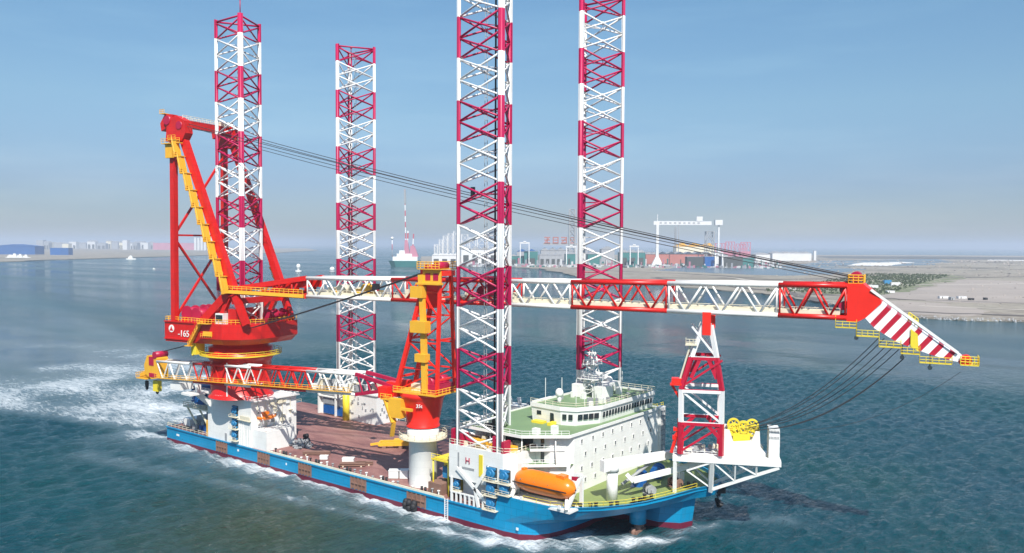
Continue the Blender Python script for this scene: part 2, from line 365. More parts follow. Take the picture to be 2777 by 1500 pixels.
# silty brown water stirred up beside the hull
tc = n.new("ShaderNodeTexCoord"); vm = n.new("ShaderNodeVectorMath"); vm.operation = 'DISTANCE'; vm.inputs[1].default_value = (10, -52, 0)
l.new(tc.outputs["Object"], vm.inputs[0])
br = math_(n, l, 'MULTIPLY', ramp(n, l, math_(n, l, 'DIVIDE', vm.outputs["Value"], 46), [(0.15, (1, 1, 1)), (1.0, (0, 0, 0))]), math_(n, l, 'ADD', silt, 0.25))
deep = mixc(n, l, math_(n, l, 'MULTIPLY', br, 0.75), deep, (0.046, 0.062, 0.030))
churn = mixc(n, l, math_(n, l, 'MINIMUM', math_(n, l, 'MULTIPLY', at_.outputs["Fac"], 0.75), 0.7), deep, (0.22, 0.29, 0.34))
fn = noise(n, l, 0.40, 7, 0.66, mapping(n, l, (0.42, 1.35, 1), (0, 0, 0.06)), 0.9)
fn2 = noise(n, l, 1.6, 5, 0.7)
fm = math_(n, l, 'ADD', math_(n, l, 'MULTIPLY', fn, 0.75), math_(n, l, 'MULTIPLY', fn2, 0.25))
th = math_(n, l, 'SUBTRACT', math_(n, l, 'ADD', fm, math_(n, l, 'MULTIPLY', at_.outputs["Fac"], 0.42)), 0.74)
fk = ramp(n, l, math_(n, l, 'MULTIPLY', th, 3.8), [(0.0, (0, 0, 0)), (1.0, (1, 1, 1))])
fk = math_(n, l, 'MULTIPLY', fk, ramp(n, l, at_.outputs["Fac"], [(0.04, (0, 0, 0)), (0.22, (1, 1, 1))]))
# stray whitecaps
wc = noise(n, l, 0.16, 8, 0.75, mapping(n, l, (0.5, 1.6, 1), (0, 0, R(-40))), 0.3)
wk_ = ramp(n, l, wc, [(0.745, (0, 0, 0)), (0.78, (0.7, 0.7, 0.7))])
fk = math_(n, l, 'MAXIMUM', fk, wk_)
l.new(mixc(n, l, fk, churn, (0.64, 0.69, 0.72)), p.inputs["Base Color"])
slick = noise(n, l, 0.0045, 4, 0.6, mapping(n, l, (0.22, 1.3, 1), (0, 0, -YAW)), 0.2)     # wind slicks lying across the bay
l.new(math_(n, l, 'ADD', math_(n, l, 'MULTIPLY', fk, 0.6), math_(n, l, 'ADD', math_(n, l, 'MULTIPLY', ramp(n, l, slick, [(0.4, (0, 0, 0)), (0.62, (1, 1, 1))]), 0.12), 0.05)), p.inputs["Roughness"])
p.inputs["IOR"].default_value = 1.33
w1 = noise(n, l, 0.55, 5, 0.62, mapping(n, l, (1.7, 0.6, 1), (0, 0, R(-28))), 0.3)
w2 = noise(n, l, 1.9, 3, 0.6, mapping(n, l, (1.5, 0.7, 1), (0, 0, R(-20))))
w3 = noise(n, l, 0.09, 4, 0.6, mapping(n, l, (1.8, 0.7, 1), (0, 0, R(-34))))
hh = math_(n, l, 'ADD', math_(n, l, 'ADD', math_(n, l, 'MULTIPLY', w1, 1.3), math_(n, l, 'MULTIPLY', w2, 0.16)), math_(n, l, 'MULTIPLY', w3, 0.7))
bp = n.new("ShaderNodeBump"); bp.inputs["Strength"].default_value = 1.0; bp.inputs["Distance"].default_value = 1.0
l.new(hh, bp.inputs["Height"]); l.new(bp.outputs[0], p.inputs["Normal"])
me.materials.append(m)

# ------------------------------------------------------------------ land across the water
def land(name, poly, z, mat, zb=-1.5):
    mb = MB(); mb.prism(poly, zb, z); o = mb.build(name, mat); o['kind'] = 'structure'; return o
def ground(name, stops, s1, s2, stretch=(1, 1, 1), rough=0.9, bump=0.3):
    m, n, l, p = newmat(name)
    a = noise(n, l, s1, 6, 0.62, mapping(n, l, stretch, (0, 0, 0.5)), 0.5); b = noise(n, l, s2, 5, 0.7)
    k = math_(n, l, 'ADD', math_(n, l, 'MULTIPLY', a, 0.65), math_(n, l, 'MULTIPLY', b, 0.35))
    l.new(ramp(n, l, k, stops), p.inputs["Base Color"]); p.inputs["Roughness"].default_value = rough
    MT[name] = m
ground('tidal flat', [(0.34, (0.10, 0.092, 0.07)), (0.44, (0.20, 0.18, 0.145)), (0.52, (0.30, 0.27, 0.22)), (0.58, (0.20, 0.17, 0.14)), (0.68, (0.38, 0.345, 0.29))], 0.006, 0.05, (1, 1, 1))
ground('pale sand', [(0.35, (0.27, 0.235, 0.21)), (0.65, (0.35, 0.305, 0.27))], 0.01, 0.08)
ground('bleached ground', [(0.35, (0.62, 0.60, 0.56)), (0.65, (0.75, 0.73, 0.70))], 0.01, 0.08)
ground('scrub', [(0.40, (0.20, 0.19, 0.13)), (0.48, (0.11, 0.14, 0.055)), (0.55, (0.26, 0.24, 0.18)), (0.62, (0.09, 0.125, 0.045)), (0.7, (0.32, 0.3, 0.25))], 0.02, 0.12)
ground('dark scrub', [(0.4, (0.05, 0.055, 0.06)), (0.6, (0.11, 0.11, 0.10))], 0.005, 0.05)
def wobble(poly, amp, parts, seed):
    """break long straight shore segments into an uneven line"""
    q = random.Random(seed); out = []
    for i, a in enumerate(poly):
        b = poly[(i + 1) % len(poly)]; L = math.hypot(b[0] - a[0], b[1] - a[1])
        nx_, ny_ = -(b[1] - a[1]) / L, (b[0] - a[0]) / L
        for k in range(parts):
            t = k / parts; e = 0 if k == 0 else q.uniform(-1, 1) * min(amp, L * 0.06)
            out.append((a[0] + (b[0] - a[0]) * t + nx_ * e, a[1] + (b[1] - a[1]) * t + ny_ * e))
    return out
LSHORE = [(-2558, 636), (-2660, 943), (-2822, 1056), (-2903, 1196), (-3105, 1517), (-3562, 2135), (-4304, 3101), (-5767, 4594), (-8500, 6600), (-9800, 5200), (-10500, 2300)]
LAND = [(-1454, 1495), (-1310, 1532), (-1204, 1575), (-1044, 1496), (-776, 1223), (-592, 1036), (-440, 950), (-311, 890), (-203, 821), (-94, 691), (-38, 619), (8, 596), (42, 601), (92, 626), (157, 664), (900, 1400), (1500, 3800), (700, 6600), (141, 6679), (-1063, 6193), (-1686, 5400), (-2316, 5472), (-2481, 4401), (-2677, 2748)]
land('tidal_flat', wobble(LAND, 9, 7, 1), 1.4, 'tidal flat')
land('far_shore', wobble(LSHORE, 12, 5, 2), 1.8, 'tidal flat')
m, n, l, p = newmat('lagoon water'); p.inputs["Base Color"].default_value = (0.10, 0.13, 0.15, 1); p.inputs["Roughness"].default_value = 0.25
MT['lagoon'] = m
land('lagoon_water', wobble([(-784, 1588), (-580, 1490), (-429, 1452), (-363, 1644), (-454, 2133), (-705, 2344), (-876, 2151), (-876, 1894)], 25, 5, 3), 1.5, 'lagoon', 1.2)
land('pond_water', wobble([(-672, 2119), (-437, 2648), (-447, 3350), (-672, 4162), (-930, 3228)], 40, 5, 4), 1.52, 'lagoon', 1.2)
land('bleached_ground', wobble([(-591, 2473), (-479, 2530), (-540, 3133), (-610, 3263), (-677, 2969)], 14, 4, 5), 1.6, 'bleached ground', 1.2)
land('bleached_ground', wobble([(-434, 3996), (-113, 3992), (250, 4100), (-169, 4832), (-484, 4596)], 14, 4, 6), 1.6, 'bleached ground', 1.2)
land('scrub_ground', wobble([(-215, 920), (-175, 890), (-111, 870), (-92, 1003), (-114, 1260), (-136, 1631), (-197, 1813), (-287, 1595), (-272, 1182)], 18, 6, 7), 1.56, 'scrub', 1.2)
land('sand_flat', wobble([(-100, 800), (-90, 720), (-6, 620), (34, 630), (40, 700), (-20, 790)], 7, 6, 8), 1.64, 'bleached ground' if False else 'pale sand', 1.2)
land('sand_flat', wobble([(-108, 860), (-96, 1050), (-118, 1500), (51, 1492), (300, 1700), (189, 900), (-20, 810)], 9, 7, 9), 1.68, 'pale sand', 1.2)
land('scrub_ground', wobble([(-1104, 3944), (-740, 4073), (-207, 4286), (300, 4900), (100, 5400), (-306, 5488), (-1046, 5312), (-1412, 4747)], 30, 6, 10), 1.7, 'dark scrub', 1.2)

# worn tracks, shallow channels and low banks crossing the flats
ground('worn track', [(0.35, (0.38, 0.34, 0.30)), (0.65, (0.46, 0.42, 0.37))], 0.02, 0.1)
ground('dark mud', [(0.35, (0.085, 0.075, 0.07)), (0.65, (0.14, 0.12, 0.11))], 0.01, 0.08)
def strip(name, pts, wid, z, mat, seed=0):
    q_ = random.Random(seed); L_, R_ = [], []
    pp = []
    for a, b in zip(pts[:-1], pts[1:]):
        for k in range(6): t = k / 6; pp.append((a[0] + (b[0] - a[0]) * t + q_.uniform(-1, 1) * wid * .5, a[1] + (b[1] - a[1]) * t + q_.uniform(-1, 1) * wid * .5))
    pp.append(pts[-1]); mb = MB(); n_ = len(pp); top = []
    for i, p_ in enumerate(pp):
        a = pp[max(0, i - 1)]; b = pp[min(n_ - 1, i + 1)]; L = math.hypot(b[0] - a[0], b[1] - a[1]) or 1; nx_, ny_ = -(b[1] - a[1]) / L, (b[0] - a[0]) / L; w_ = wid * q_.uniform(.35, .65)
        L_.append((p_[0] + nx_ * w_, p_[1] + ny_ * w_, z)); R_.append((p_[0] - nx_ * w_, p_[1] - ny_ * w_, z))
    mb.add(L_ + R_, [(i, n_ + i, n_ + i + 1, i + 1) for i in range(n_ - 1)]); o = mb.build(name, mat); o['kind'] = 'structure'; return o
zz = 1.69
for k, (pts, wd_, mt_) in enumerate((([(-30, 735), (60, 740), (180, 790), (420, 900)], 9, 'worn track'), ([(-180, 860), (-60, 830), (60, 850), (300, 960)], 7, 'dark mud'), ([(-420, 1060), (-260, 1120), (-60, 1300), (150, 1700)], 12, 'worn track'),
        ([(-560, 1190), (-380, 1260), (-200, 1500), (100, 2000)], 14, 'dark mud'), ([(-760, 1400), (-500, 1330), (-330, 1130), (-215, 940)], 12, 'worn track'), ([(-900, 1460), (-620, 1420), (-420, 1300)], 10, 'dark mud'),
        ([(-1000, 1900), (-600, 2000), (-200, 2300), (200, 2600)], 22, 'worn track'), ([(-800, 2600), (-500, 2400), (100, 2350), (500, 2500)], 30, 'dark mud'), ([(-1500, 3600), (-600, 3500), (300, 3300)], 60, 'dark mud'),
        ([(-30, 640), (60, 665), (170, 720), (400, 830)], 12, 'dark mud'), ([(-120, 730), (-210, 880), (-400, 1030), (-560, 1180)], 14, 'dark mud'), ([(-1200, 2300), (-700, 3000), (-100, 3000)], 40, 'worn track'), ([(-1000, 4300), (-300, 4500), (500, 4200)], 110, 'dark mud'))):
    strip('track' if mt_ == 'worn track' else 'mud_bank', pts, wd_, zz + k * 0.006, mt_, k)

# ------------------------------------------------------------------ haze
mb = MB(); mb.box(-53000, 53000, -53000, 53000, -3, 190)
hz = mb.build('haze', [])
m = bpy.data.materials.new('haze air'); m.use_nodes = True; n = m.node_tree.nodes; l = m.node_tree.links
n.remove(n["Principled BSDF"]); pv = n.new("ShaderNodeVolumePrincipled")
pv.inputs["Color"].default_value = (0.66, 0.74, 0.88, 1); pv.inputs["Density"].default_value = 0.00010; pv.inputs["Anisotropy"].default_value = 0.0
l.new(pv.outputs[0], n["Material Output"].inputs["Volume"])
hz.data.materials.clear(); hz.data.materials.append(m); hz['kind'] = 'stuff'

# ------------------------------------------------------------------ the ship (x forward, y to port, z up from the sea)
ship = thing('jackup_ship', 'blue hulled jack-up crane ship with white deckhouses and four tall red and white lattice legs', 'ship')
SB = [(-78.2, -25), (-60, -25), (-40, -25), (-20, -25), (0, -25), (20, -25), (38, -25), (50.5, -25)]       # starboard side
BOWT = [(58, -25), (64.5, -24.6), (69, -21.9), (73, -18.2), (76, -14.6), (78.4, -11.0), (80.6, -6.4), (82.2, -1.8), (83.6, 2.0), (85.0, 4.6), (85.8, 7.0), (85.2, 10), (82.6, 14.4), (74, 21.5), (66, 24.4), (58, 25)]
BOWK = [(57.5, -25), (63, -24.3), (67, -21.4), (70.6, -17.4), (73.4, -13.6), (75.8, -9.8), (78.6, -5.6), (80.6, -1.2), (82.3, 2.4), (83.9, 4.9), (84.8, 7.0), (84.2, 10), (81.2, 14.2), (73, 20.8), (65.5, 24), (57.5, 25)]
BOWW = [(53, -25), (56.5, -24.5), (59.5, -22.8), (61.2, -20), (62.2, -16.6), (62.8, -12.6), (63.2, -8.6), (63.4, -4), (63.5, 1), (63.5, 5), (63.4, 9), (63, 13), (62.2, 17), (60, 21), (57, 24.4), (53, 25)]
PT = [(x, -y) for x, y in SB[::-1]]
def ringz(bow, z, zb=None):
    out = [(x, y, z) for x, y in SB] + [(x, y, (z if zb is None else zb[i])) for i, (x, y) in enumerate(bow)] + [(x, y, z) for x, y in PT]
    return out
def loft(mb, rings, cap_top=False, cap_bot=False, mi=0, sm=False):
    n_ = len(rings[0]); o = []
    for r in rings: o += r
    fs = [(j * n_ + i, j * n_ + (i + 1) % n_, (j + 1) * n_ + (i + 1) % n_, (j + 1) * n_ + i) for j in range(len(rings) - 1) for i in range(n_)]
    if cap_top: fs.append(tuple((len(rings) - 1) * n_ + i for i in range(n_)))
    if cap_bot: fs.append(tuple(reversed(range(n_))))
    mb.add(o, fs, mi, sm)
zt = [8.3, 8.3, 8.3, 8.35, 8.5, 8.75, 9.05, 9.3, 9.5, 9.55, 9.6, 9.5, 9.3, 9.0, 8.6, 8.3]
zk = [z_ - 3.1 + 0.06 * i_ for i_, z_ in enumerate(zt)]
hull = MB(); loft(hull, [ringz(BOWW, 1.0), ringz(BOWW, 3.2), ringz(BOWK, 4.5, [z_ - 0.0 if z_ > 4.5 else 4.5 for z_ in zk])])
# raised bow sides above the main deck line
up = [(50.5, -25, 4.5)] + [(x, y, zk[i]) for i, (x, y) in enumerate(BOWK)] + [(50.5, 25, 4.5)]
tp = [(51.4, -25, 8.3)] + [(x, y, zt[i]) for i, (x, y) in enumerate(BOWT)] + [(51.4, 25, 8.3)]
n_ = len(up); hull.add(up + tp, [(i, i + 1, n_ + i + 1, n_ + i) for i in range(n_ - 1)] + [(0, n_, 2 * n_ - 1, n_ - 1)])
inn = [(x * 0.9955, y * 0.990, z_) for x, y, z_ in tp]; ind = [(x, y, z_ - 0.85) for x, y, z_ in inn]
hull.add(tp + inn + ind, [(i, i + 1, n_ + i + 1, n_ + i) for i in range(n_ - 1)] + [(n_ + i, n_ + i + 1, 2 * n_ + i + 1, 2 * n_ + i) for i in range(n_ - 1)])
# rubbing edge along the side, stern face lip
hull.beam((-78.2, -25.15, 4.36), (50.5, -25.15, 4.36), 0.3, 0.35); hull.beam((-78.35, -25, 4.36), (-78.35, 25, 4.36), 0.3, 0.35)
hull.build('hull', 'blue', ship)
sk = MB()      # skeg-like stem: lit slab and the rounded thruster trunk in front of it
stem = [(62, -1.2), (75.5, -0.6), (79.6, 1.6), (80.9, 4.6), (79.6, 7.6), (75.5, 9.4), (62, 9.8)]
sk.prism(stem, 1.3, 6.9, top=[(x + 0.8, y) for x, y in stem]); sk.cyl((73.2, -5.2), 1.75, 1.9, 6.6, 20)
sk.build('bow_skeg', 'blue', ship)
sk = MB(); sk.prism(stem, -2.5, 1.3); sk.build('skeg_antifouling', 'boot', ship)
th_ = MB(); th_.cyl((73.2, -5.2), 0.8, -1.5, 1.9, 12); th_.box(72.4, 74.0, -7.3, -3.2, -0.3, 0.5); th_.cyl((73.2, -7.1), 0.5, -1.2, 1.2, 8); th_.cyl((73.2, -3.4), 0.5, -1.2, 1.2, 8)
th_.build('thruster', 'steelbrown', ship)
bt = MB(); loft(bt, [ringz(BOWW, -3.0), ringz(BOWW, 1.0)], cap_bot=True); bt.build('antifouling_band', 'boot', ship)
for (x0, x1) in ((-51.2, -46.2), (-31.5, -26.6), (-14, -9.2), (6, 11.2), (25.2, 30.8)):
    q = MB(); q.box(x0, x1, -25.12, -25.0, 1.25, 4.1)
    for k in range(5): q.box(x0 + k * (x1 - x0) / 4 - 0.09, x0 + k * (x1 - x0) / 4 + 0.09, -25.42, -25.12, 1.1, 4.15)
    q.box(x0, x1, -25.36, -25.12, 2.5, 2.75)
    q.build('fender_frame', 'steelbrown', ship)
q = MB()
for k in range(9): q.ball((25.4 + (k % 3) * 1.3, -25.9 - 0.3 * (k % 2), 0.8 + (k // 3) * 0.6), 0.75, 8)
q.build('tyre_fender', 'dark', ship)
for (x_, z_, s_) in ((-72, 2.6, 1.5), (-41, 2.9, .7), (-19.5, 2.7, .4), (56.5, 2.2, .6)):
    q = MB(); q.box(x_ - s_ / 2, x_ + s_ / 2, -25.06, -25.0, z_ - 0.28, z_ + 0.28); q.build('draught_mark', 'white', ship)
q = MB()
for s_ in (-0.45, 0.45): q.tube((37.2 + s_, -25.35, -0.2), (37.2 + s_, -25.35, 4.9), 0.09, 5)
for k in range(12): q.tube((36.75, -25.35, 0.2 + k * 0.4), (37.65, -25.35, 0.2 + k * 0.4), 0.05, 4)
q.build('pilot_ladder', 'white', ship)
dk = MB(); dk.add([(x, y, 4.5) for x, y in SB + [(51.4, -25), (51.4, 25)] + PT], [tuple(range(len(SB) * 2 + 2))]); dk.add([(51.4, -25, 4.5), (51.4, 25, 4.5), (51.4, 25, 8.3), (51.4, -25, 8.3)], [(0, 3, 2, 1)]); dk.build('main_deck', 'deck', ship)
fd = MB(); fdz = [(51.4, -24.9, 7.62)] + [(x, y, z_ + 0.05) for x, y, z_ in ind[1:-1]] + [(51.4, 24.9, 7.62)]
cn = (62, 2, 7.7); fd.add(fdz + [cn], [(i, (i + 1) % len(fdz), len(fdz)) for i in range(len(fdz))]); fd.build('foredeck', 'green', ship)

# --- legs
def leg_parts(flip, loc, label, zb):
    s_ = -1 if flip else 1; RR = 6.7
    vs_ = [(0, s_ * RR), (s_ * RR * 0.866, -s_ * RR / 2), (-s_ * RR * 0.866, -s_ * RR / 2)]
    c = MB()
    for (x, y) in vs_:
        c.tube((x, y, zb), (x, y, 122.4), 0.45, 10)
        a = math.atan2(y, x); dx, dy = math.cos(a), math.sin(a)
        c.beam((x + dy * 0.72, y - dx * 0.72, (zb + 122.4) / 2), (x - dy * 0.72, y + dx * 0.72, (zb + 122.4) / 2), 0.3, 122.4 - zb)
    lg = c.build('leg', 'leg', ship); lg.location = loc
    lg['label'] = label
    for i in range(3):
        a = Vector((*vs_[i], 0)); b = Vector((*vs_[(i + 1) % 3], 0)); q = MB(); k = 0; z_ = 6.8
        z_ = 108.2 - 4.4 * (21 if zb > 14 else 22)
        while z_ < 120:
            z1 = min(z_ + 4.4, 121.6)
            A0 = a + Vector((0, 0, z_)); A1 = a + Vector((0, 0, z1)); B0 = b + Vector((0, 0, z_)); B1 = b + Vector((0, 0, z1))
            q.tube(A0, B1, 0.23, 6); q.tube(B0, A1, 0.23, 6)
            mid = (A0 + B1) / 2; q.tube(mid - Vector((0, 0, .3)), mid + Vector((0, 0, .3)), 0.42, 6)
            if k % 2 == 0:
                c2 = Vector((0, 0, z_)); q.tube((a + b) / 2 + c2 + Vector((0, 0, 2.2)), c2 + (Vector((*vs_[(i + 2) % 3], 0)) + a) / 2 + Vector((0, 0, 2.2)), 0.09, 4)
            z_ += 4.4; k += 1
        q.tube(a + Vector((0, 0, 121.8)), b + Vector((0, 0, 121.8)), 0.26, 6)
        q.build('bracing', 'leg', lg)
    if loc[0] > 0 and loc[1] > 0: return lg
    q = MB(); q.tube((s_ * 1.2, s_ * 0.5, 16), (s_ * 1.2, s_ * 0.5, 121), 0.2, 6)
    q.build('hose', 'dark' if loc[0] > 0 and loc[1] < 0 else 'grey', lg)
    q = MB()   # ladder run up the inside
    for e in (-0.35, 0.35): q.tube((-s_ * 1.8 + e, s_ * 1.0, 16), (-s_ * 1.8 + e, s_ * 1.0, 121), 0.08, 4)
    for k in range(64): q.tube((-s_ * 1.8 - .35, s_ * 1.0, 17 + k * 1.62), (-s_ * 1.8 + .35, s_ * 1.0, 17 + k * 1.62), 0.05, 4)
    q.build('ladder', 'grey', lg)
    return lg
leg_parts(False, (-45.4, -20.9, 0), 'red and white lattice leg rising through the main crane', 15.8)
leg_parts(True, (-45.4, 20.9, 0), 'far aft red and white lattice leg behind the main crane', 11.4)
leg_parts(False, (45.4, -20.9, 0), 'near red and white lattice leg in front of the crane boom', 15.8)
leg_parts(True, (45.4, 20.9, 0), 'red and white lattice leg behind the white accommodation block', 15.8)
for (x, y, z0, z1) in ((-45.4 - .0, -14.2, 122.4, 126.2), (-50.5, 24.2, 122.4, 123.6)):
    q = MB(); q.tube((x if z1 < 124 else -39.6, y if z1 < 124 else -24.25, z0), (x if z1 < 124 else -39.6, y if z1 < 124 else -24.25, z1), 0.14, 6); q.ball((x if z1 < 124 else -39.6, y if z1 < 124 else -24.25, z1), 0.35, 6); q.build('warning_light', 'crimson', ship)

# --- house around the aft starboard leg
h1 = MB(); h1.box(-56, -35, -24.9, -10, 4.5, 17.0); h1.box(-35, -28.6, -24.6, -15.5, 4.5, 9.6); h1.box(-58.5, -34, -25.3, -9.5, 17.0, 17.3)
H1 = h1.build('leg_house', 'white', ship)
q = MB(); q.rail([(-35.2, -24.7, 17.3), (-34.2, -24.7, 17.3), (-34.2, -9.7, 17.3), (-45, -9.7, 17.3)], 1.1, 1.6); q.rail([(-58.3, -25.1, 17.3), (-34.2, -25.1, 17.3)], 1.1, 1.6)
q.rail([(-35, -24.5, 9.6), (-28.8, -24.5, 9.6), (-28.8, -15.7, 9.6)], 1.1, 1.2)
for k in range(7): q.tube((-40.4 + k * 0.9 if k < 3 else -38 + (k - 3) * 1.2, -25.0, 4.6), (-40.4 + k * .9 if k < 3 else -38 + (k - 3) * 1.2, -25.0, 12.3 if k < 3 else 9.4), 0.1, 5)
q.build('railing', 'white', H1)
# gear recess stack with blue climbing motors
def gear_stack(par, x0, x1, y, zs, ny_=1, side=-1):
    for (z0, z1) in zs:
        q = MB(); q.box(x0, x1, y + side * 0.02, y + side * 0.05, z0, z1, 1)
        w_ = (x1 - x0) / ny_
        for k in range(ny_):
            cx_ = x0 + w_ * (k + .5)
            q.tube((cx_, y + side * 0.05, (z0 + z1) / 2), (cx_, y + side * 0.75, (z0 + z1) / 2), w_ * 0.36, 12)
            q.tube((cx_, y + side * 0.75, (z0 + z1) / 2), (cx_, y + side * 1.1, (z0 + z1) / 2), w_ * 0.2, 10)
            q.box(cx_ - w_ * .4, cx_ + w_ * .4, y + side * .05, y + side * .5, z0 + .1, z0 + .5)
            q.box(cx_ - w_ * .4, cx_ + w_ * .4, y + side * .05, y + side * .5, z1 - .5, z1 - .1)
        q.build('climbing_motor', ['gearblue', 'darkshade'], par)
    q = MB()
    for (z0, z1) in zs: q.box(x0 - .3, x1 + .4, y + side * 1.2, y, z0 - 0.35, z0 - 0.22); q.rail([(x0 - .3, y + side * 1.15, z0 - .22), (x1 + .4, y + side * 1.15, z0 - .22)], 0.9, 1.5, 0.045)
    q.build('motor_platform', 'cream', par)
gear_stack(H1, -43.6, -41, -24.9, [(5.8, 8.3), (9.0, 11.6), (12.4, 15.2)])
q = MB(); q.box(-40.6, -35, -25.6, -24.9, 11.6, 11.8); q.box(-39.5, -35.2, -25.5, -25.3, 11.8, 12.9); q.build('balcony', 'cream', H1)
for (y0, y1, z0) in ((-22, -21, 4.6), (-13, -12, 4.6), (-18.5, -17.6, 10.5)):
    q = MB(); q.box(-35.0, -34.92, y0, y1, z0, z0 + 2.1); q.build('door', 'grey', H1)
q = MB(); q.box(-47.5, -46.5, -24.97, -24.9, 4.7, 6.8); q.build('door', 'grey', H1)
# pipes, trays and vents cluttering the forward face
q = MB(); rr = random.Random(3)
for k in range(26):
    y_ = rr.uniform(-24, -11); z_ = rr.uniform(9.8, 16); q.box(-35, -34.6 + rr.random() * 0.3, y_, y_ + rr.uniform(.3, 1.4), z_, z_ + rr.uniform(.2, 1.2), rr.choice([0, 0, 1, 2]))
for k in range(5): y_ = -23 + k * 2.7; q.tube((-34.8, y_, 9.6), (-34.8, y_, 16.5), 0.09, 5)
q.build('pipework', ['cream', 'grey', 'white'], H1)
# small orange rescue boat hung on the forward side of that house
rb = thing('rescue_boat', 'small orange rescue boat hung on the white aft deckhouse', 'rescue boat', (-32.6, -21.6, 12.0), R(90))
def boat_hull(mb, L, B, H, z0, mi=0, n=14, k=10):
    for i in range(n): pass
    rings = []
    for i in range(n + 1):
        t = i / n; x = -L / 2 + L * t; e = max(0.02, 1 - abs(2 * t - 1) ** 2.6) ** 0.55; ring = []
        for j in range(k):
            a = math.pi * (1 + j / (k - 1)); ring.append((x, B / 2 * e * math.cos(a), z0 + H * 0.5 + H * 0.5 * math.sin(a) * (0.75 + 0.25 * e) + 0.25 * H * abs(2 * t - 1) ** 3))
        rings.append(ring)
    o = [p_ for r_ in rings for p_ in r_]
    mb.add(o, [(i * k + j, i * k + j + 1, (i + 1) * k + j + 1, (i + 1) * k + j) for i in range(n) for j in range(k - 1)] + [(i * k, (i + 1) * k, (i + 1) * k + k - 1, i * k + k - 1) for i in range(n)], mi, True)
q = MB(); boat_hull(q, 6.2, 2.4, 1.8, 0); q.build('boat_hull', 'orange', rb)
q = MB(); q.ball((-0.6, 0, 0.9), 1.0, 12, sz=1.15, z0=0); q.box(-1.4, .4, -.6, .6, 1.6, 2.3); q.build('canopy', 'orange', rb)
q = MB(); q.tube((-1.9, -1.4, -0.6), (-1.9, 0.6, 3.4), 0.12, 6); q.tube((1.9, -1.4, -0.6), (1.9, .6, 3.4), 0.12, 6); q.tube((-1.9, .6, 3.4), (-1.9, -.2, 3.6), 0.12, 6); q.tube((1.9, .6, 3.4), (1.9, -.2, 3.6), 0.12, 6)
q.build('davit', 'white', rb)

# --- house around the aft port leg
h2 = MB(); h2.box(-43.5, -29.6, 15.8, 24.9, 4.5, 13.4); h2.box(-58, -43.5, 17.2, 24.9, 4.5, 13.4); h2.box(-59, -29.2, 15.4, 25.2, 13.4, 13.7)
H2 = h2.build('leg_house', 'white', ship)
q = MB(); q.rail([(-58.8, 15.6, 13.7), (-29.4, 15.6, 13.7), (-29.4, 25, 13.7)], 1.1, 1.6); q.build('railing', 'white', H2)
q = MB()
for x_, z_ in ((-57.8, 4.6), (-49.4, 4.6), (-43.9, 4.6)): q.box(x_, x_ + .5, 15.9, 17.2, z_, 13.4)
q.box(-57.8, -43.5, 15.9, 17.2, 10.4, 10.7); q.build('gallery', 'white', H2)
for (x0, x1, z0, z1) in ((-55.6, -50.6, 5.0, 7.6), (-48.8, -44.4, 4.9, 7.6), (-55.6, -50.6, 8.2, 10.2)):
    q = MB(); q.box(x0, x1, 16.4, 17.2, z0, z1); q.build('equipment_locker', 'navy' if z0 < 8 else 'grey', H2)
q = MB(); q.tube((-42.6, 14.9, 4.5), (-42.6, 14.9, 13.9), 1.1, 10); q.build('yellow_casing', 'lemon', H2)
q = MB(); rr = random.Random(8)
for k in range(16): x_ = rr.uniform(-42, -30.5); z_ = rr.uniform(5, 12.4); q.box(x_, x_ + rr.uniform(.2, 1.0), 15.55, 15.8, z_, z_ + rr.uniform(.2, .9))
for k in range(8): y_ = rr.uniform(17, 24); z_ = rr.uniform(5, 12); q.box(-29.6, -29.4, y_, y_ + rr.uniform(.3, .9), z_, z_ + rr.uniform(.3, 1))
q.pieces('wall_fitting', 'grey', H2)

# --- house around the near forward leg
P3 = [(37.6, -24.9), (52.6, -24.9), (54.8, -22.8), (54.8, -12), (37.6, -12)]
h3 = MB(); h3.prism(P3, 9.6, 16.9); h3.prism([(39.5, -22.4), (53.6, -21), (53.6, -12.2), (39.5, -12.2)], 4.5, 9.6)
H3 = h3.build('leg_house', 'white', ship); H3['label'] = 'white leg house with a red emblem on its side'
q = MB()
for (a, b) in (((40.0, 12.0), (49.0, 5.6)), ((49.0, 13.6), (45.2, 8.4)), ((45.2, 8.4), (46.2, 4.6))): q.beam((a[0], -25.1, a[1]), (b[0], -25.1, b[1]), 0.35, 0.7)
q.beam((38.4, -24.9, 4.6), (38.4, -24.9, 9.8), .4, .4)
q.build('brace', 'white', H3)
q = MB(); q.rail([(37.7, -24.8, 16.9), (52.5, -24.8, 16.9), (54.6, -22.8, 16.9), (54.6, -12.2, 16.9)], 1.1, 1.4, mi=0)
q.build('railing', 'cream', H3)
for k, x_ in enumerate((48.2, 51.6)):
    y_ = -24.9 if k == 0 else -24.7; gear_stack(H3, x_, x_ + 2.9, y_, [(5.1, 7.3), (8.1, 10.4), (11.2, 13.8)] if k == 0 else [(8.9, 10.6), (11.2, 13.8)])
gear_stack(H3, 38.3, 40.2, -23.9, [(7.0, 9.2)])
q = MB(); q.prism([(46.2, -25.05), (47.2, -25.05), (47.2, -24.9), (46.2, -24.9)], 11.2, 15.8); q.box(38.0, 47, -24.5, -23, 10.0, 10.3)
q.build('yellow_panel', 'lemon', H3)
q = MB(); q.box(40.2, 40.6, -25.0, -24.9, 12.2, 15.4); q.build('vent', 'grey', H3)
textmesh('H', 1.9, 'emblem', 'crimson', H3, (43.0, -24.98, 13.9), (1, 0, 0.0), (0, 0, 1))
q = MB(); q.box(41.4, 44.8, -24.94, -24.9, 12.0, 12.5); q.build('faded_lettering', 'grey', H3)
q = MB(); rr = random.Random(14)       # clutter of pipes, valves and stored gear on its roof
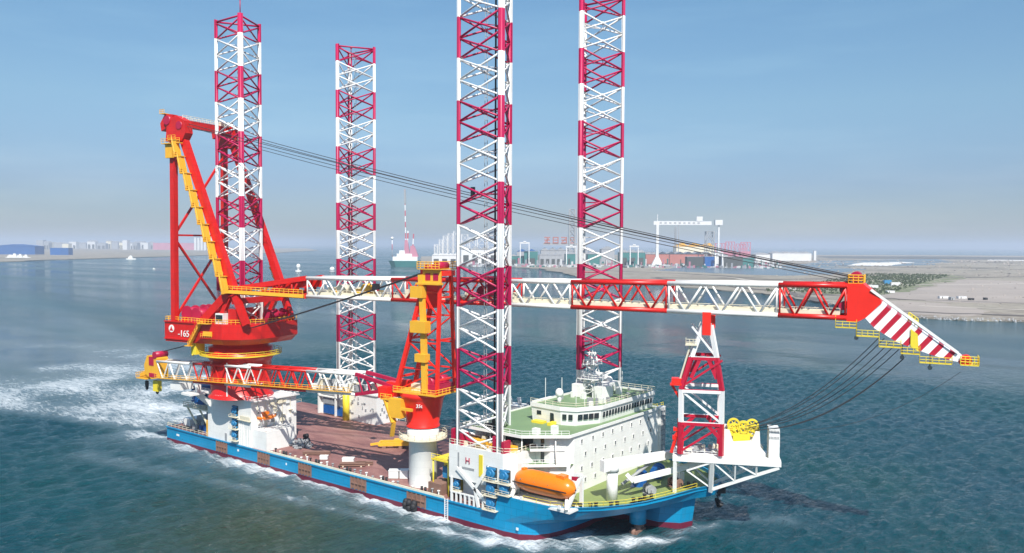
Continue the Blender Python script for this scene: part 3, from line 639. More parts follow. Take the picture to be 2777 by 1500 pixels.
for k in range(34):
    x_ = rr.uniform(38.5, 53); y_ = rr.uniform(-23.5, -13)
    q.box(x_, x_ + rr.uniform(.4, 2.4), y_, y_ + rr.uniform(.4, 1.8), 16.9, 16.9 + rr.uniform(.3, 1.3), rr.choice([0, 0, 1, 2, 3, 4]))
for (x_, y_) in ((39.6, -24.1), (51.2, -24.1), (45.4, -14.2)):       # chord guides
    q.box(x_ - 1.5, x_ - .9, y_ - .7, y_ + 1.6, 16.9, 20.2, 1); q.box(x_ + .9, x_ + 1.5, y_ - .7, y_ + 1.6, 16.9, 19.4, 1); q.box(x_ - 2.2, x_ + 2.2, y_ + 1.6, y_ + 3.2, 16.9, 18.0, 3)
for k in range(26):
    x_ = rr.uniform(38.5, 52.5); y_ = rr.uniform(-24.2, -20); q.box(x_, x_ + rr.uniform(.4, 2.0), y_, y_ + rr.uniform(.4, 1.2), 16.9, 16.9 + rr.uniform(.5, 1.9), rr.choice([0, 0, 1, 2, 3, 3]))
for k in range(8): a = (rr.uniform(38.5, 53), rr.uniform(-23.5, -13), 17.6); q.tube(a, (a[0] + rr.uniform(-4, 4), a[1] + rr.uniform(-3, 3), 17.8), 0.14, 6, mi=rr.choice([1, 3]))
q.pieces('stored_gear', ['cream', 'crimson', 'steelbrown', 'yellow', 'grey'], H3)
# stanchion fence along the side deck below it
q = MB()
for k in range(10): x_ = 38.6 + k * 1.25; q.beam((x_, -25.0, 4.5), (x_, -25.0, 6.6), 0.35, 0.35)
q.beam((38.2, -25.0, 6.6), (50.6, -25.0, 6.6), .3, .3); q.build('stanchion_fence', 'white', ship)
q = MB(); q.box(30.5, 34.5, -24, -20, 4.5, 7.0); q.box(31.2, 35.8, -19.5, -14, 4.5, 12.0, 1); q.box(31, 36.3, -23.6, -13.5, 12.0, 12.3, 1); q.rail([(31, -23.5, 12.3), (36.3, -23.5, 12.3), (36.3, -13.6, 12.3)], 1.1, 1.5, mi=1); q.box(33, 36, -22, -18, 8, 10.5, 2)
q.tube((31.4, -23.3, 4.5), (31.4, -23.3, 12), .2, 6, mi=1); q.tube((36, -23.3, 4.5), (36, -23.3, 12), .2, 6, mi=1)
q.build('stair_tower', ['steelbrown', 'lemon', 'gearblue'], ship)

# --- house around the far forward leg with the funnels beside it
h4 = MB(); h4.box(37, 54, 13, 24.9, 4.5, 16.9); h4.box(22, 30.5, 10, 17.5, 4.5, 14.5); h4.box(23, 28.5, 11.5, 16, 14.5, 18.2); h4.tube((24.5, 13.5, 18.2), (24.2, 13.5, 20), 0.5, 10); h4.tube((27, 14.2, 18.2), (26.7, 14.2, 20), 0.5, 10)
H4 = h4.build('leg_house', 'white', ship)
for (x_, z_) in ((24, 15.8), (26.2, 15.8), (24, 11.5), (27, 11.5), (29, 11.5)):
    q = MB(); y_ = 11.5 if z_ > 14 else 10; q.box(x_, x_ + .9, y_ - .05, y_, z_, z_ + .9); q.build('window', 'glass', H4)

# --- accommodation block
acc = MB(); BODY = [(62.3, -13.2), (62.3, 24), (38, 24), (38, -16.6), (58.6, -16.6)]
acc.prism(BODY, 7.6, 20.0)
acc.box(61.5, 62.9, 24.05, 26.6, 8, 20.4)
ACC = acc.build('accommodation_block', 'white', ship)
ROOF = [(62.6, -15.2), (62.6, 24.3), (37, 24.3), (37, -21.6), (54.8, -21.6)]
q = MB(); q.prism(ROOF, 20.0, 20.22); q.build('upper_deck', 'greenroof', ACC)
def edge(poly, z0, z1, w_=0.16):
    q = MB()
    for a, b in zip(poly, poly[1:] + poly[:1]): q.beam((*a, (z0 + z1) / 2), (*b, (z0 + z1) / 2), w_, z1 - z0)
    return q
q = edge(ROOF, 19.95, 20.55, .2); q.rail([(37.2, -21.4, 20.3), (54.8, -21.4, 20.3), (62.4, -15.1, 20.3)], 1.1, 1.5, 0.05); q.build('deck_edge', 'white', ACC)
LOW = [(62.34, -14.5), (62.34, -13.4), (58.5, -16.55), (38, -16.55), (38, -21.4), (54.6, -21.4)]
for z_, lw in ((14.0, LOW), (17.1, [(61, -14.6), (58.5, -16.5), (50, -16.5), (50, -19.5), (55.5, -19.5)]), (10.9, [(61, -14.6), (58.5, -16.5), (38, -16.5), (38, -20), (55.5, -20)])):
    q = MB(); q.prism(lw, z_, z_ + 0.2); q.build('balcony_floor', 'greenroof', ACC)
    out = [lw[-1], lw[0]] if len(lw) == 5 else [lw[-2], lw[-1], lw[0]]
    q = MB()
    for a, b in zip(out[:-1], out[1:]): q.beam((*a, z_ + .08), (*b, z_ + .08), 0.2, 0.55)
    q.rail([(*a, z_ + .2) for a in out], 1.1, 1.3, 0.05); q.build('balcony_rail', 'white', ACC)
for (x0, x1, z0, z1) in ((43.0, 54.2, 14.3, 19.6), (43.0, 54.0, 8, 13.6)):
    q = MB(); q.box(x0, x1, -16.75, -16.6, z0, z1); q.build('painted_shade_panel', 'darkshade', ACC)  # dark panels on the solid wall; shade under the balconies put into their colour
q = MB()
for x_ in (46, 50, 54.5): q.tube((x_, -21.0, 14.2), (x_, -21.0, 20), 0.13, 6); q.tube((x_, -21.0, 7.7), (x_, -21.0, 14), 0.13, 6)
q.tube((60, -16.6, 14.2), (60, -16.6, 20), .13, 6); q.box(47, 49, -21, -20.8, 14.2, 17.2); q.build('balcony_post', 'white', ACC)
rr = random.Random(21)
for r_i, z_ in enumerate((17.9, 15.0, 12.1, 9.4)):
    for k in range(8):
        y_ = -10.4 + 4.15 * k + (1.3 if r_i % 2 else 0) + rr.uniform(-.25, .25)
        if y_ > 22.8: continue
        q = MB(); q.box(62.3, 62.33, y_, y_ + 0.62, z_, z_ + 0.85, 1); q.box(62.3, 62.42, y_ - .1, y_ + .72, z_ - .12, z_ - .03); q.box(62.3, 62.42, y_ - .1, y_ + .72, z_ + 0.88, z_ + .97); q.box(62.3, 62.4, y_ - .1, y_ - .02, z_, z_ + .85); q.box(62.3, 62.4, y_ + .64, y_ + .72, z_, z_ + .85)
        q.build('window', ['white', 'port'], ACC)
for (x_, z_) in ((56.2, 14.4), (56.2, 17.4)):
    q = MB(); q.box(x_, x_ + .9, -16.68, -16.6, z_, z_ + 2.0); q.build('door', 'glass', ACC)
q = MB()     # vertical trunking and ladder at the port end of the front wall
for k in range(10): q.box(62.9, 63.15, 24.3, 26.3, 8.6 + k * 1.2, 8.75 + k * 1.2)
for y_ in (24.5, 25.2, 26.1): q.tube((63.05, y_, 8), (63.05, y_, 20.2), .09, 5)
q.build('ladder_trunk', 'grey', ACC)
# bridge
BR = [(46.6, -6.6), (54.6, -7.0), (57.6, -5.8), (60.4, 0.0), (60.4, 24.2), (46.6, 24.2)]
BRT = [(46.2, -6.9), (54.8, -7.4), (58.1, -6.1), (61.1, -0.2), (61.1, 24.3), (46.2, 24.3)]
q = MB(); q.prism(BR, 20.22, 23.5, top=[(a[0] * .3 + b[0] * .7, a[1] * .3 + b[1] * .7) for a, b in zip(BR, BRT)]); BG = q.build('bridge', 'white', ship)
q = MB(); q.prism(BRT, 23.5, 23.9); q.build('bridge_roof', 'greenroof', BG)
q = edge(BRT, 23.45, 24.35, .18); q.build('roof_edge', 'white', BG)
def wins(a, b, n_, z0, z1, w_, off):
    a = Vector((*a, 0)); b = Vector((*b, 0)); d = (b - a).normalized(); nn = Vector((d.y, -d.x, 0))
    for k in range(n_):
        c = a.lerp(b, (k + .5) / n_) + nn * off; q = MB(); q.beam(c - d * w_ / 2 + Vector((0, 0, (z0 + z1) / 2)), c + d * w_ / 2 + Vector((0, 0, (z0 + z1) / 2)), 0.3, z1 - z0)
        q.build('bridge_window', 'glass', BG)
wins((60.4, 0.6), (60.4, 23.6), 18, 21.5, 22.7, 0.72, 0.27); wins((57.8, -5.4), (60.3, -0.4), 4, 21.5, 22.7, 1.15, 0.27); wins((54.8, -6.9), (57.4, -5.9), 2, 21.5, 22.7, 0.9, 0.25)
q = MB(); q.box(51.8, 52.8, -7.1, -6.85, 20.4, 22.6); q.build('door', 'glass', BG)
q = MB(); q.box(48.0, 49.2, -6.92, -6.7, 21.8, 22.7); q.build('side_window', 'glass', BG)
q = MB()
for a, b in zip(BRT[:5], BRT[1:6]): q.rail([(*a, 24.3), (*b, 24.3)], 1.0, 1.8, 0.045)
q.build('roof_railing', 'cream', BG)
q = MB(); q.box(52.6, 53.6, -9.4, -7.2, 20.24, 20.9); q.box(48, 51, -9, -7.3, 20.24, 20.75); q.pieces('deck_locker', 'lemon', ship)
q = MB(); q.box(40, 45, 2, 12, 20.22, 22.6); q.box(38.5, 43, -19, -15.5, 20.22, 21.6); q.box(55, 56.4, -18.2, -17, 20.22, 21.5); q.box(58, 59.2, -15.6, -14.4, 20.22, 22.0); q.pieces('vent_casing', 'white', ship)
q = MB(); q.box(44, 45.2, -20.5, -19.3, 20.22, 21.4); q.tube((46, -20, 20.2), (46, -20, 22.6), .3, 8); q.build('searchlight', 'dark', ship)
# radar mast
q = MB(); mx, my = 52.0, 10.0
for sx_ in (-1, 1):
    for sy_ in (-1, 1): q.tube((mx + sx_ * 1.9, my + sy_ * 1.9, 23.9), (mx + sx_ * .5, my + sy_ * .5, 34.6), 0.16, 6)
for k in range(6):
    z0 = 23.9 + k * 1.8; t0 = 1.9 - 1.4 * (z0 - 23.9) / 10.7; t1 = 1.9 - 1.4 * (z0 + 1.8 - 23.9) / 10.7
    for (ax, ay, bx, by) in ((-1, -1, 1, -1), (1, -1, 1, 1), (1, 1, -1, 1), (-1, 1, -1, -1)):
        q.tube((mx + ax * t0, my + ay * t0, z0), (mx + bx * t1, my + by * t1, z0 + 1.8), .09, 5); q.tube((mx + ax * t0, my + ay * t0, z0), (mx + bx * t0, my + by * t0, z0), .09, 5)
RM = q.build('radar_mast', 'white', ship)
q = MB(); q.box(mx - 2.6, mx + 2.6, my - 2.6, my + 2.6, 28.2, 28.4); q.rail([(mx - 2.5, my - 2.5, 28.4), (mx + 2.5, my - 2.5, 28.4), (mx + 2.5, my + 2.5, 28.4)], 1, 1, .05)
q.box(mx - 1.7, mx + 1.7, my - 1.7, my + 1.7, 31.6, 31.75); q.rail([(mx - 1.6, my - 1.6, 31.75), (mx + 1.6, my - 1.6, 31.75), (mx + 1.6, my + 1.6, 31.75)], .9, .8, .05); q.box(mx - 3.6, mx - 1.4, my - 3.4, my + .4, 24, 27); q.box(mx + 1, mx + 3.6, my - 1.6, my + 3.6, 23.9, 26.6); q.build('mast_platform', 'white', RM)
for z_, L in ((29.4, 3.4), (32.6, 2.4)):
    q = MB(); q.box(mx - .3, mx + .3, my - .3, my + .3, z_ - .8, z_); q.beam((mx - L / 2, my - L / 2, z_ + .12), (mx + L / 2, my + L / 2, z_ + .12), .25, .3); q.build('radar_scanner', 'white', RM)
q = MB(); q.tube((mx, my, 34.6), (mx, my, 38), .08, 5); q.tube((mx - 1, my - 1, 34.4), (mx + 1, my + 1, 34.4), .08, 5); q.build('antenna', 'white', RM)
for (x_, y_, h_) in ((50.6, -1.8, .95), (50, 21, .9), (47.8, 23, .8)):
    q = MB(); q.tube((x_, y_, 23.9), (x_, y_, 25.4), .5, 8); q.ball((x_, y_, 26.2), h_, 14, sz=1.15); q.build('radome', 'white', ship)
for (x_, y_, h_) in ((49, -5, 6), (56, -3, 6), (58, 5, 7), (59, 12, 6.5), (56, 16, 8), (48, 3, 5), (54, 20, 5), (60, 3, 4), (57, -1, 5)):
    q = MB(); q.tube((x_, y_, 23.9), (x_, y_, 23.9 + h_), 0.07, 5); q.build('whip_antenna', 'white', ship)
q = MB(); rr = random.Random(5)
for k in range(26): x_ = rr.uniform(48, 59); y_ = rr.uniform(-4, 23); s_ = rr.uniform(.4, 1.3); q.box(x_, x_ + s_, y_, y_ + s_, 23.9, 23.9 + rr.uniform(.4, 1.8), rr.choice([0, 0, 1, 2]))
q.box(49, 52, 17, 22.5, 23.9, 26.0, 0); q.pieces('roof_unit', ['white', 'greenroof', 'grey'], ship)
# greenish helicopter-side gear at the port end of the roof
q = MB(); q.box(56, 61, 25, 29, 19.4, 19.7); q.ball((58, 27, 21), .9, 10, mi=1); q.tube((58, 27, 19.6), (58, 27, 22), .4, 8); q.rail([(56, 25, 19.7), (61, 25, 19.7), (61, 29, 19.7)], 1.1, 1, .05, mi=2); q.beam((62, 24.2, 15), (58, 27, 19.4), .3, .3); q.build('side_platform', ['greenroof', 'white', 'lemon'], ship)

# --- bow platform, boom rest and its fittings (frame turned a little more than the boom)
rest = MB()
hd = R(26); TX, TY = 83.0, 5.5; cx_, sx_ = math.cos(hd), math.sin(hd)
def T(x, y, z): return (TX + x * cx_ - y * sx_, TY + x * sx_ + y * cx_, z)
# trussed platform
q = MB()
def tb(m_, x0, x1, y0, y1, z0, z1, mi=0):
    pts = [T(x, y, z) for z in (z0, z1) for y in (y0, y1) for x in (x0, x1)]
    m_.add(pts, [(0, 2, 3, 1), (4, 5, 7, 6), (0, 1, 5, 4), (2, 6, 7, 3), (0, 4, 6, 2), (1, 3, 7, 5)], mi)
tb(q, -6.5, 15.2, -4.0, 4.0, 15.8, 16.3)
for y in (-4.2, 4.2):
    yf = y * .32 - .6 if y < 0 else 2.2
    q.beam(T(-6.5, y, 15.6), T(15.2, y, 15.6), .55, 1.0)
    q.beam(T(1.4, yf, 8.4), T(1.6, y, 15.4), .75, .75); q.beam(T(-6, y, 8.0), T(-6, y, 15.4), .6, .6)
    q.beam(T(1.8, yf, 9.0), T(14.8, y, 14.9), .5, .6)
    q.beam(T(1.8, y, 15.2), T(6.2, y * .66, 11.2), .3, .3); q.beam(T(6.2, y * .66, 11.2), T(6.2, y, 15.2), .3, .3); q.beam(T(6.4, y, 15.2), T(10.4, y * .85, 13.0), .3, .3); q.beam(T(10.4, y * .85, 13), T(10.4, y, 15.2), .3, .3)
    q.beam(T(1.4, yf, 9.2), T(-3.6, y, 13.2), .3, .3); q.beam(T(-3.6, y, 13.2), T(1.5, y, 15.2), .3, .3)
for x in (1.6, 6.2, 10.4): q.beam(T(x, -4.0, 15.2), T(x, 4.0, 15.2), .35, .35)
PLT = q.build('bow_platform', 'white', ship)
q = MB(); q.rail([T(-6.3, -3.9, 16.3), T(4.6, -3.9, 16.3)], 1.0, 1.4, .05); q.build('railing', 'white', PLT)
q = MB()   # hook cradle cheeks and the box post at the end
for y in (-2.6, 2.6):
    q.add([T(3.6, y - .3, 16.3), T(12.2, y - .3, 16.3), T(12.2, y - .3, 17.4), T(11.2, y - .3, 18.6), T(11.0, y - .3, 21.8), T(10.2, y - .3, 21.8), T(9.4, y - .3, 19.8), T(5.8, y - .3, 19.4), T(5.0, y - .3, 21.8), T(3.8, y - .3, 22.0)] +
          [T(3.6, y + .3, 16.3), T(12.2, y + .3, 16.3), T(12.2, y + .3, 17.4), T(11.2, y + .3, 18.6), T(11.0, y + .3, 21.8), T(10.2, y + .3, 21.8), T(9.4, y + .3, 19.8), T(5.8, y + .3, 19.4), T(5.0, y + .3, 21.8), T(3.8, y + .3, 22.0)],
          [tuple(range(10)), tuple(range(19, 9, -1))] + [(i, (i + 1) % 10, 10 + (i + 1) % 10, 10 + i) for i in range(10)])
q.build('hook_cradle', 'white', PLT)
q = MB(); tb(q, 12.9, 15.0, -2.6, 1.6, 15.2, 22.4)
q.build('box_post', 'white', PLT)
q = MB()
for k in range(7): tb(q, 13.0 + k * .28, 13.14 + k * .28, -2.7, -2.6, 21.6, 22.2); tb(q, 13.0 + k * .28, 13.14 + k * .28, -2.7, -2.6, 20.4, 20.9)
for k in range(3): tb(q, 15.0, 15.1, -2.3 + k * 1.3, -1.5 + k * 1.3, 18.6, 21.8)
q.build('post_grating', 'grey', PLT)
hk = thing('hook_block', 'yellow main hook block with sheaves seated in the white cradle over the bow', 'hook block', T(7.6, 0, 16.3), hd)
q = MB(); q.box(-1.8, 1.6, -1.6, 1.6, 1.6, 4.6); q.box(-2.4, -1.2, -1.2, 1.2, 3.0, 5.4); q.build('block_body', 'lemon', hk)
for k in range(6):
    q = MB(); x_ = -1.6 + (k % 3) * 1.9; y_ = -1.3 + (k // 3) * 2.2; zc = 5.4 + .6 * (k % 2); N_ = 20
    ring = [[(x_ + r_ * math.cos(2 * math.pi * j / N_), y_ + e, zc + r_ * math.sin(2 * math.pi * j / N_)) for j in range(N_)] for r_, e in ((1.35, -.28), (1.35, .28), (.98, .28), (.98, -.28))]
    q.add([p_ for r_ in ring for p_ in r_], [(a * N_ + j, a * N_ + (j + 1) % N_, ((a + 1) % 4) * N_ + (j + 1) % N_, ((a + 1) % 4) * N_ + j) for a in range(4) for j in range(N_)])
    for j in range(6): q.tube((x_, y_, zc), (x_ + 1.1 * math.cos(j * 1.047), y_, zc + 1.1 * math.sin(j * 1.047)), .13, 5)
    q.tube((x_, y_ - .35, zc), (x_, y_ + .35, zc), .35, 10); q.build('sheave', 'lemon', hk)
q = MB(); q.tube((0, -1.75, 1.6), (0, -1.75, 1.6 + .01), .1, 4); q.lathe((0, 0, 0), [(0.5, 1.6), (.6, .8), (1.1, .3), (1.2, -.0)], 12); q.build('hook', 'steelbrown', hk)
# boom rest tower
q = MB(); CY = 3.5
def prof(z): # half extents along the boom and centre shift
    t = 0 if z < 31 else (z - 31) / 12.2
    return (-4.9 + 4.1 * t, 3.3 - 2.3 * t, 4.3 - 1.0 * t)
lv = [16.7, 23.4, 30.2, 37.0, 43.6]
for za, zb in zip(lv[:-1], lv[1:]):
    (a0, a1, ay), (b0, b1, by) = prof(za), prof(zb)
    for sy_ in (-1, 1):
        q.beam(T(a0, sy_ * ay, za), T(b0, sy_ * by, zb), .85, .85); q.beam(T(a1, sy_ * ay, za), T(b1, sy_ * by, zb), .85, .85)
        q.beam(T(b0, sy_ * by, zb - .3), T(b1, sy_ * by, zb - .3), .7, .7)
        q.beam(T(a0, sy_ * ay, zb - .3 if za in (23.4, 37.0) else za + .5), T(a1, sy_ * ay, za if za in (23.4, 37.0) else zb - .5), .32, .4)
    for (xa, xb) in ((a0, b0), (a1, b1)):
        q.beam(T(xb, -by, zb - .3), T(xb, by, zb - .3), .5, .5); q.beam(T(xa, -ay, za), T(xb, by, zb), .3, .3)
for sy_ in (-1, 1):      # arched portal knees
    for (zc, hh_) in ((23.2, 3.2), (36.8, 4.2)):
        a0, a1, ay = prof(zc)
        q.beam(T(a0, sy_ * ay, zc - hh_), T(a0 + (a1 - a0) * .32, sy_ * ay, zc - .4), .5, .7); q.beam(T(a1, sy_ * ay, zc - hh_), T(a1 - (a1 - a0) * .32, sy_ * ay, zc - .4), .5, .7)
RT_ = q.build('boom_rest', 'tower', ship)
q = MB()
for sy_ in (-1, 1): tb(q, -.8 + (1.1 if sy_ > 0 else 0), .9 + (1.1 if sy_ > 0 else 0), sy_ * 3.4 - .8, sy_ * 3.4 + .8, 41.6 if sy_ < 0 else 42.4, 46.3 if sy_ < 0 else 45.9)
tb(q, -.5, 1.1, -3.4, 3.4, 42.6, 43.4); q.build('saddle_head', 'brightred', RT_)
q = MB()
for e in (-.5, .5): q.beam(T(-5.4, -3.3 + e, 31.5), T(-3.0, -3.3 + e, 40), .22, .3)
for k in range(16): t = k / 16; q.beam(T(-5.4 + 2.4 * t, -3.8, 31.5 + 8.5 * t), T(-5.4 + 2.4 * t, -2.8, 31.5 + 8.5 * t), .12, .2)
tb(q, -4.2, -1.8, -4.6, -1.6, 39.4, 39.65); q.rail([T(-4.1, -4.5, 39.6), T(-1.9, -4.5, 39.6)], 1.1, .7, .06); q.rail([T(-4.1, -4.5, 39.6), T(-4.1, -1.6, 39.6)], 1.1, .7, .06); q.build('rest_stair', 'cream', RT_)
q = MB(); tb(q, -7.2, -4.4, -4.6, -1.4, 31.0, 31.4); tb(q, -6.9, -4.8, -4.2, -2.2, 31.4, 32.4); q.beam(T(-4.8, -3.3, 27.5), T(-6.9, -3.3, 31), .4, .5); q.build('rest_landing', 'brightred', RT_)
q = MB(); rr = random.Random(6)
for k in range(14): x_ = rr.uniform(-7, -4.9); z_ = rr.uniform(16.8, 22.5); tb(q, x_, x_ + rr.uniform(.4, 1.4), -4.2, -3.2 + rr.random(), z_, z_ + rr.uniform(.3, .9))
q.beam(T(-6.8, -3.8, 16.7), T(-4.7, -3.8, 24.4), .5, .5); q.beam(T(-5.2, -3.9, 16.7), T(-5.2, -3.9, 24), .7, .6); q.build('hydraulic_stair', 'brightred', RT_)
q = MB(); rr = random.Random(16)
for k in range(9): x_ = rr.uniform(-4, 2); y_ = rr.uniform(-3, 3); tb(q, x_, x_ + rr.uniform(.6, 1.8), y_, y_ + 1.2, 16.7, 16.7 + rr.uniform(.4, 1.3), rr.choice([0, 1]))
q.pieces('platform_gear', ['cream', 'grey'], PLT)

# --- deck crane folded across the foredeck
gc = thing('deck_crane', 'white folding deck crane lying across the green foredeck', 'deck crane', (70.9, -11.9, 7.6))
def g(p): return (p[0] - 70.9, p[1] + 11.9, p[2] - 7.6)
q = MB(); q.cyl((0, 0), 1.15, 0, 6.2, 16); q.cyl((0, 0), 1.35, 6.2, 7.6, 16); q.build('pedestal', 'white', gc)
q = MB(); q.beam(g((70.0, -14.4, 15.2)), g((78.9, 12.7, 14.9)), 1.3, 2.3, 0, .9, 1.3); q.build('crane_boom', 'white', gc)
q = MB(); q.beam(g((73.9, -8.6, 11.7)), g((82.6, 9.2, 13.6)), .8, 1.1); q.beam(g((73.0, -9.6, 13)), g((73.9, -8.6, 11.5)), .6, .8); q.build('jib_arm', 'white', gc)
q = MB(); q.tube(g((71.5, -9, 10.5)), g((74, -1, 13.9)), .35, 8); q.tube(g((74, -1, 13.9)), g((75.5, 4, 13.9)), .2, 8); q.build('luffing_cylinder', 'grey', gc)
q = MB(); q.beam(g((77.8, 4.2, 8)), g((77.8, 4.2, 13.2)), .7, .9); q.beam(g((77.6, 6.4, 8)), g((77.6, 6.4, 10.8)), .6, .6); q.build('rest_post', 'white', gc)
# windlass, winches and mooring gear on the foredeck
def winch(x, y, z, rz, mat, label, s_=1.0):
    t_ = thing('mooring_winch', label, 'winch', (x, y, z), rz, 'mooring winches on the foredeck')
    q = MB(); q.tube((0, -1.5 * s_, 1.3 * s_), (0, 1.5 * s_, 1.3 * s_), .85 * s_, 14); 
    for e in (-1.5, -.1, 1.5): q.tube((0, (e - .12) * s_, 1.3 * s_), (0, (e + .12) * s_, 1.3 * s_), 1.25 * s_, 16)
    q.build('drum', mat, t_)
    q = MB(); q.box(-1.4 * s_, 1.4 * s_, -2 * s_, 2 * s_, 0, .25 * s_); q.box(-.5 * s_, .5 * s_, 1.7 * s_, 2.6 * s_, 0, 1.9 * s_); q.box(-.4 * s_, .4 * s_, -2.0 * s_, -1.7 * s_, 0, 1.5 * s_); q.build('winch_frame', mat, t_)
    return t_
winch(70.2, 1.0, 7.7, R(20), 'navy', 'dark blue mooring winch under the folded white deck crane', 1.25)
winch(70.4, 8.6, 7.7, R(20), 'navy', 'long navy winch nearest the front wall of the white block', 1.2)
winch(75.0, -3.6, 7.9, R(55), 'grey', 'grey brown winch on the green deck below the crane arm', .8)
winch(77.8, 2.8, 8.4, R(70), 'steelbrown', 'rusty winch beside the white rest post of the deck crane', .8)
bl = [(68.3, -21.0, 7.75), (70.6, -18.6, 7.75), (73.6, -15.6, 7.8), (76.3, -11.3, 8.2), (77.2, -8.3, 8.4), (81.2, 3.4, 9.0)]
names = ['nearest the lifeboat at the starboard rail', 'second along the curved rail from the lifeboat', 'third along the curved rail from the lifeboat', 'fourth along the curved rail near the bow', 'in front of the rusty winch', 'at the foot of the white bow truss']
b0 = None
for (x, y, z), s_ in zip(bl, names):
    if b0 is None:
        b0 = thing('bollard', 'pair of dark mooring bollards ' + s_, 'bollard', (x, y, z), R(40), 'bollards along the foredeck rail')
        q = MB(); q.box(-1.2, 1.2, -.5, .5, 0, .15); q.build('bollard_base', 'dark', b0)
        for e in (-.7, .7): q = MB(); q.cyl((e, 0), .34, .15, 1.0, 12); q.cyl((e, 0), .44, .9, 1.05, 12); q.build('post', 'dark', b0)
    else: dup(b0, None, (x, y, z), R(40 + 12 * len(s_) % 40), 'pair of dark mooring bollards ' + s_)
q = MB(); q.rail([(x * .994, y * .985, z_ - .2) for x, y, z_ in tp[1:10]], 1.1, 2.2, .045); q.build('bow_railing', 'lemon', ship)
# anchor stowed below the bow flare
an = thing('bow_anchor', 'dark anchor hanging with a white band under the port side of the bow', 'anchor', (83.6, 12.0, 5.4), R(40))
q = MB(); q.beam((0, 0, 1.8), (0, 0, -2.2), .5, .6); q.beam((0, -1.9, -1.2), (0, 0, -2.3), .7, .6); q.beam((0, 1.9, -1.2), (0, 0, -2.3), .7, .6); q.box(-.8, 1.0, -1.6, 1.6, 1.0, 2.4); q.build('anchor_body', 'dark', an)
q = MB(); q.box(-.3, .34, -1.3, 1.3, -.4, .1); q.build('anchor_band', 'white', an)

# --- large enclosed lifeboat
lb = thing('lifeboat', 'large orange enclosed lifeboat slung at the starboard side of the white block', 'lifeboat', (61.6, -22.6, 9.4))
q = MB(); rings = []; nn_ = 22; kk = 20
for i in range(nn_ + 1):
    t = i / nn_; x = -7.4 + 14.8 * t; e = max(0.015, 1 - abs(2 * t - 1) ** 4.5) ** 0.5; e2 = max(.1, 1 - abs(2 * t - 1) ** 5)
    rings.append([(x, 2.2 * e * math.cos(2 * math.pi * j / kk), 2.5 + 2.35 * e * math.sin(2 * math.pi * j / kk) * (1.0 if math.sin(2 * math.pi * j / kk) > 0 else .96)) for j in range(kk)])
q.add([p_ for r_ in rings for p_ in r_], [(i * kk + j, i * kk + (j + 1) % kk, (i + 1) * kk + (j + 1) % kk, (i + 1) * kk + j) for i in range(nn_) for j in range(kk)], 0, True)
q.build('boat_shell', 'orange', lb)
q = MB()
for s_ in (-1, 1): q.beam((-6.6, s_ * 2.18, 2.35), (6.6, s_ * 2.18, 2.35), .16, .22)
q.box(-6.2, 6.2, -.22, .22, -.15, .6); q.build('rubbing_strake', 'dark', lb)
q = MB(); q.box(3.4, 5.2, -.9, .9, 4.4, 5.1); q.box(-5.6, -4.8, -.5, .5, 4.5, 4.95); q.build('conning_hatch', 'orange', lb)
for k in range(3): q = MB(); q.tube((-4.6 + k * 3.4, -2.06, 3.1), (-4.6 + k * 3.4, -2.1, 3.12), .14, 10); q.build('porthole', 'port', lb)
q = MB()
for x_ in (54.6, 68.4):
    q.beam((x_, -19.5, 7.7), (x_, -19.5, 14.2), .5, .7); q.beam((x_, -24.7, 8.4), (x_, -19.5, 14.4), .55, .7); q.beam((x_, -19.5, 14.2), (x_, -22.8, 15.0), .5, .6)
q.beam((68.4, -24.9, 8.4), (63.2, -16.5, 14.8), .6, .6)
q.box(54, 69, -24.6, -20.4, 7.7, 8.2)
DV = q.build('boat_davit', 'white', ship)
q = MB(); q.box(64.9, 66.4, -17.9, -16.6, 12.2, 13.4); q.build('davit_motor', 'crimson', DV)
q = MB()
for x_ in (57, 66.4): q.box(x_, x_ + .6, -24.95, -24.6, 8.3, 9.0)
q.build('fairlead', 'white', ship)

# --- stern: blue gear frame, mooring gear
q = MB(); q.lathe((-62.5, -21.5, 0), [(0.4, 12.6), (3.2, 13.0), (3.6, 14.4), (3.6, 17.2), (3.0, 18.4), (.4, 18.8)], 14, sm=False)
rr = random.Random(4)
for k in range(40): a = rr.uniform(0, 6.28); z_ = rr.uniform(13, 17.8); q.box(-62.5 + 3.5 * math.cos(a) - .4, -62.5 + 3.5 * math.cos(a) + .4, -21.5 + 3.5 * math.sin(a) - .4, -21.5 + 3.5 * math.sin(a) + .4, z_, z_ + rr.uniform(.3, .9))
q.build('upending_reel', 'navy', ship)
q = MB(); q.box(-69, -55.9, -25, -17.5, 11.6, 12.0); q.rail([(-69, -24.9, 12), (-56, -24.9, 12)], 1.1, 1.4, .07); q.rail([(-69, -24.9, 12), (-69, -17.6, 12)], 1.1, 1.4, .07)
for x_ in (-68.5, -62): q.beam((x_, -24, 11.6), (x_ + 5, -24, 7.0), .4, .4)
q.build('stern_gallery', 'cream', ship)
q = MB(); q.box(-70, -61, -20, -10, 4.5, 8.0); q.box(-68, -64, -18, -13, 8, 9.5); q.box(-76, -72, -21, -14, 4.5, 6.6, 1)
for k in range(14): a = random.uniform(-70, -60); b = random.uniform(-23, -20.5); q.box(a, a + 1.2, b, b + 1, 4.5, 4.5 + random.uniform(.5, 3), random.choice([0, 1, 2]))
q.pieces('stern_gear', ['grey', 'white', 'navy'], ship)
q = MB(); q.box(-57.4, -56.0, -24.6, -23.4, 4.5, 9.0); q.build('stern_locker', 'yellow', ship)
q = MB(); q.rail([(-78, -24.9, 4.5), (-56.5, -24.9, 4.5)], 1.1, 2.0, .05); q.rail([(-78, -24.9, 4.5), (-78, 24.9, 4.5)], 1.1, 2.2, .05); q.rail([(-60, 24.9, 4.5), (36, 24.9, 4.5)], 1.1, 2.4, .05); q.build('side_railing', 'cream', ship)
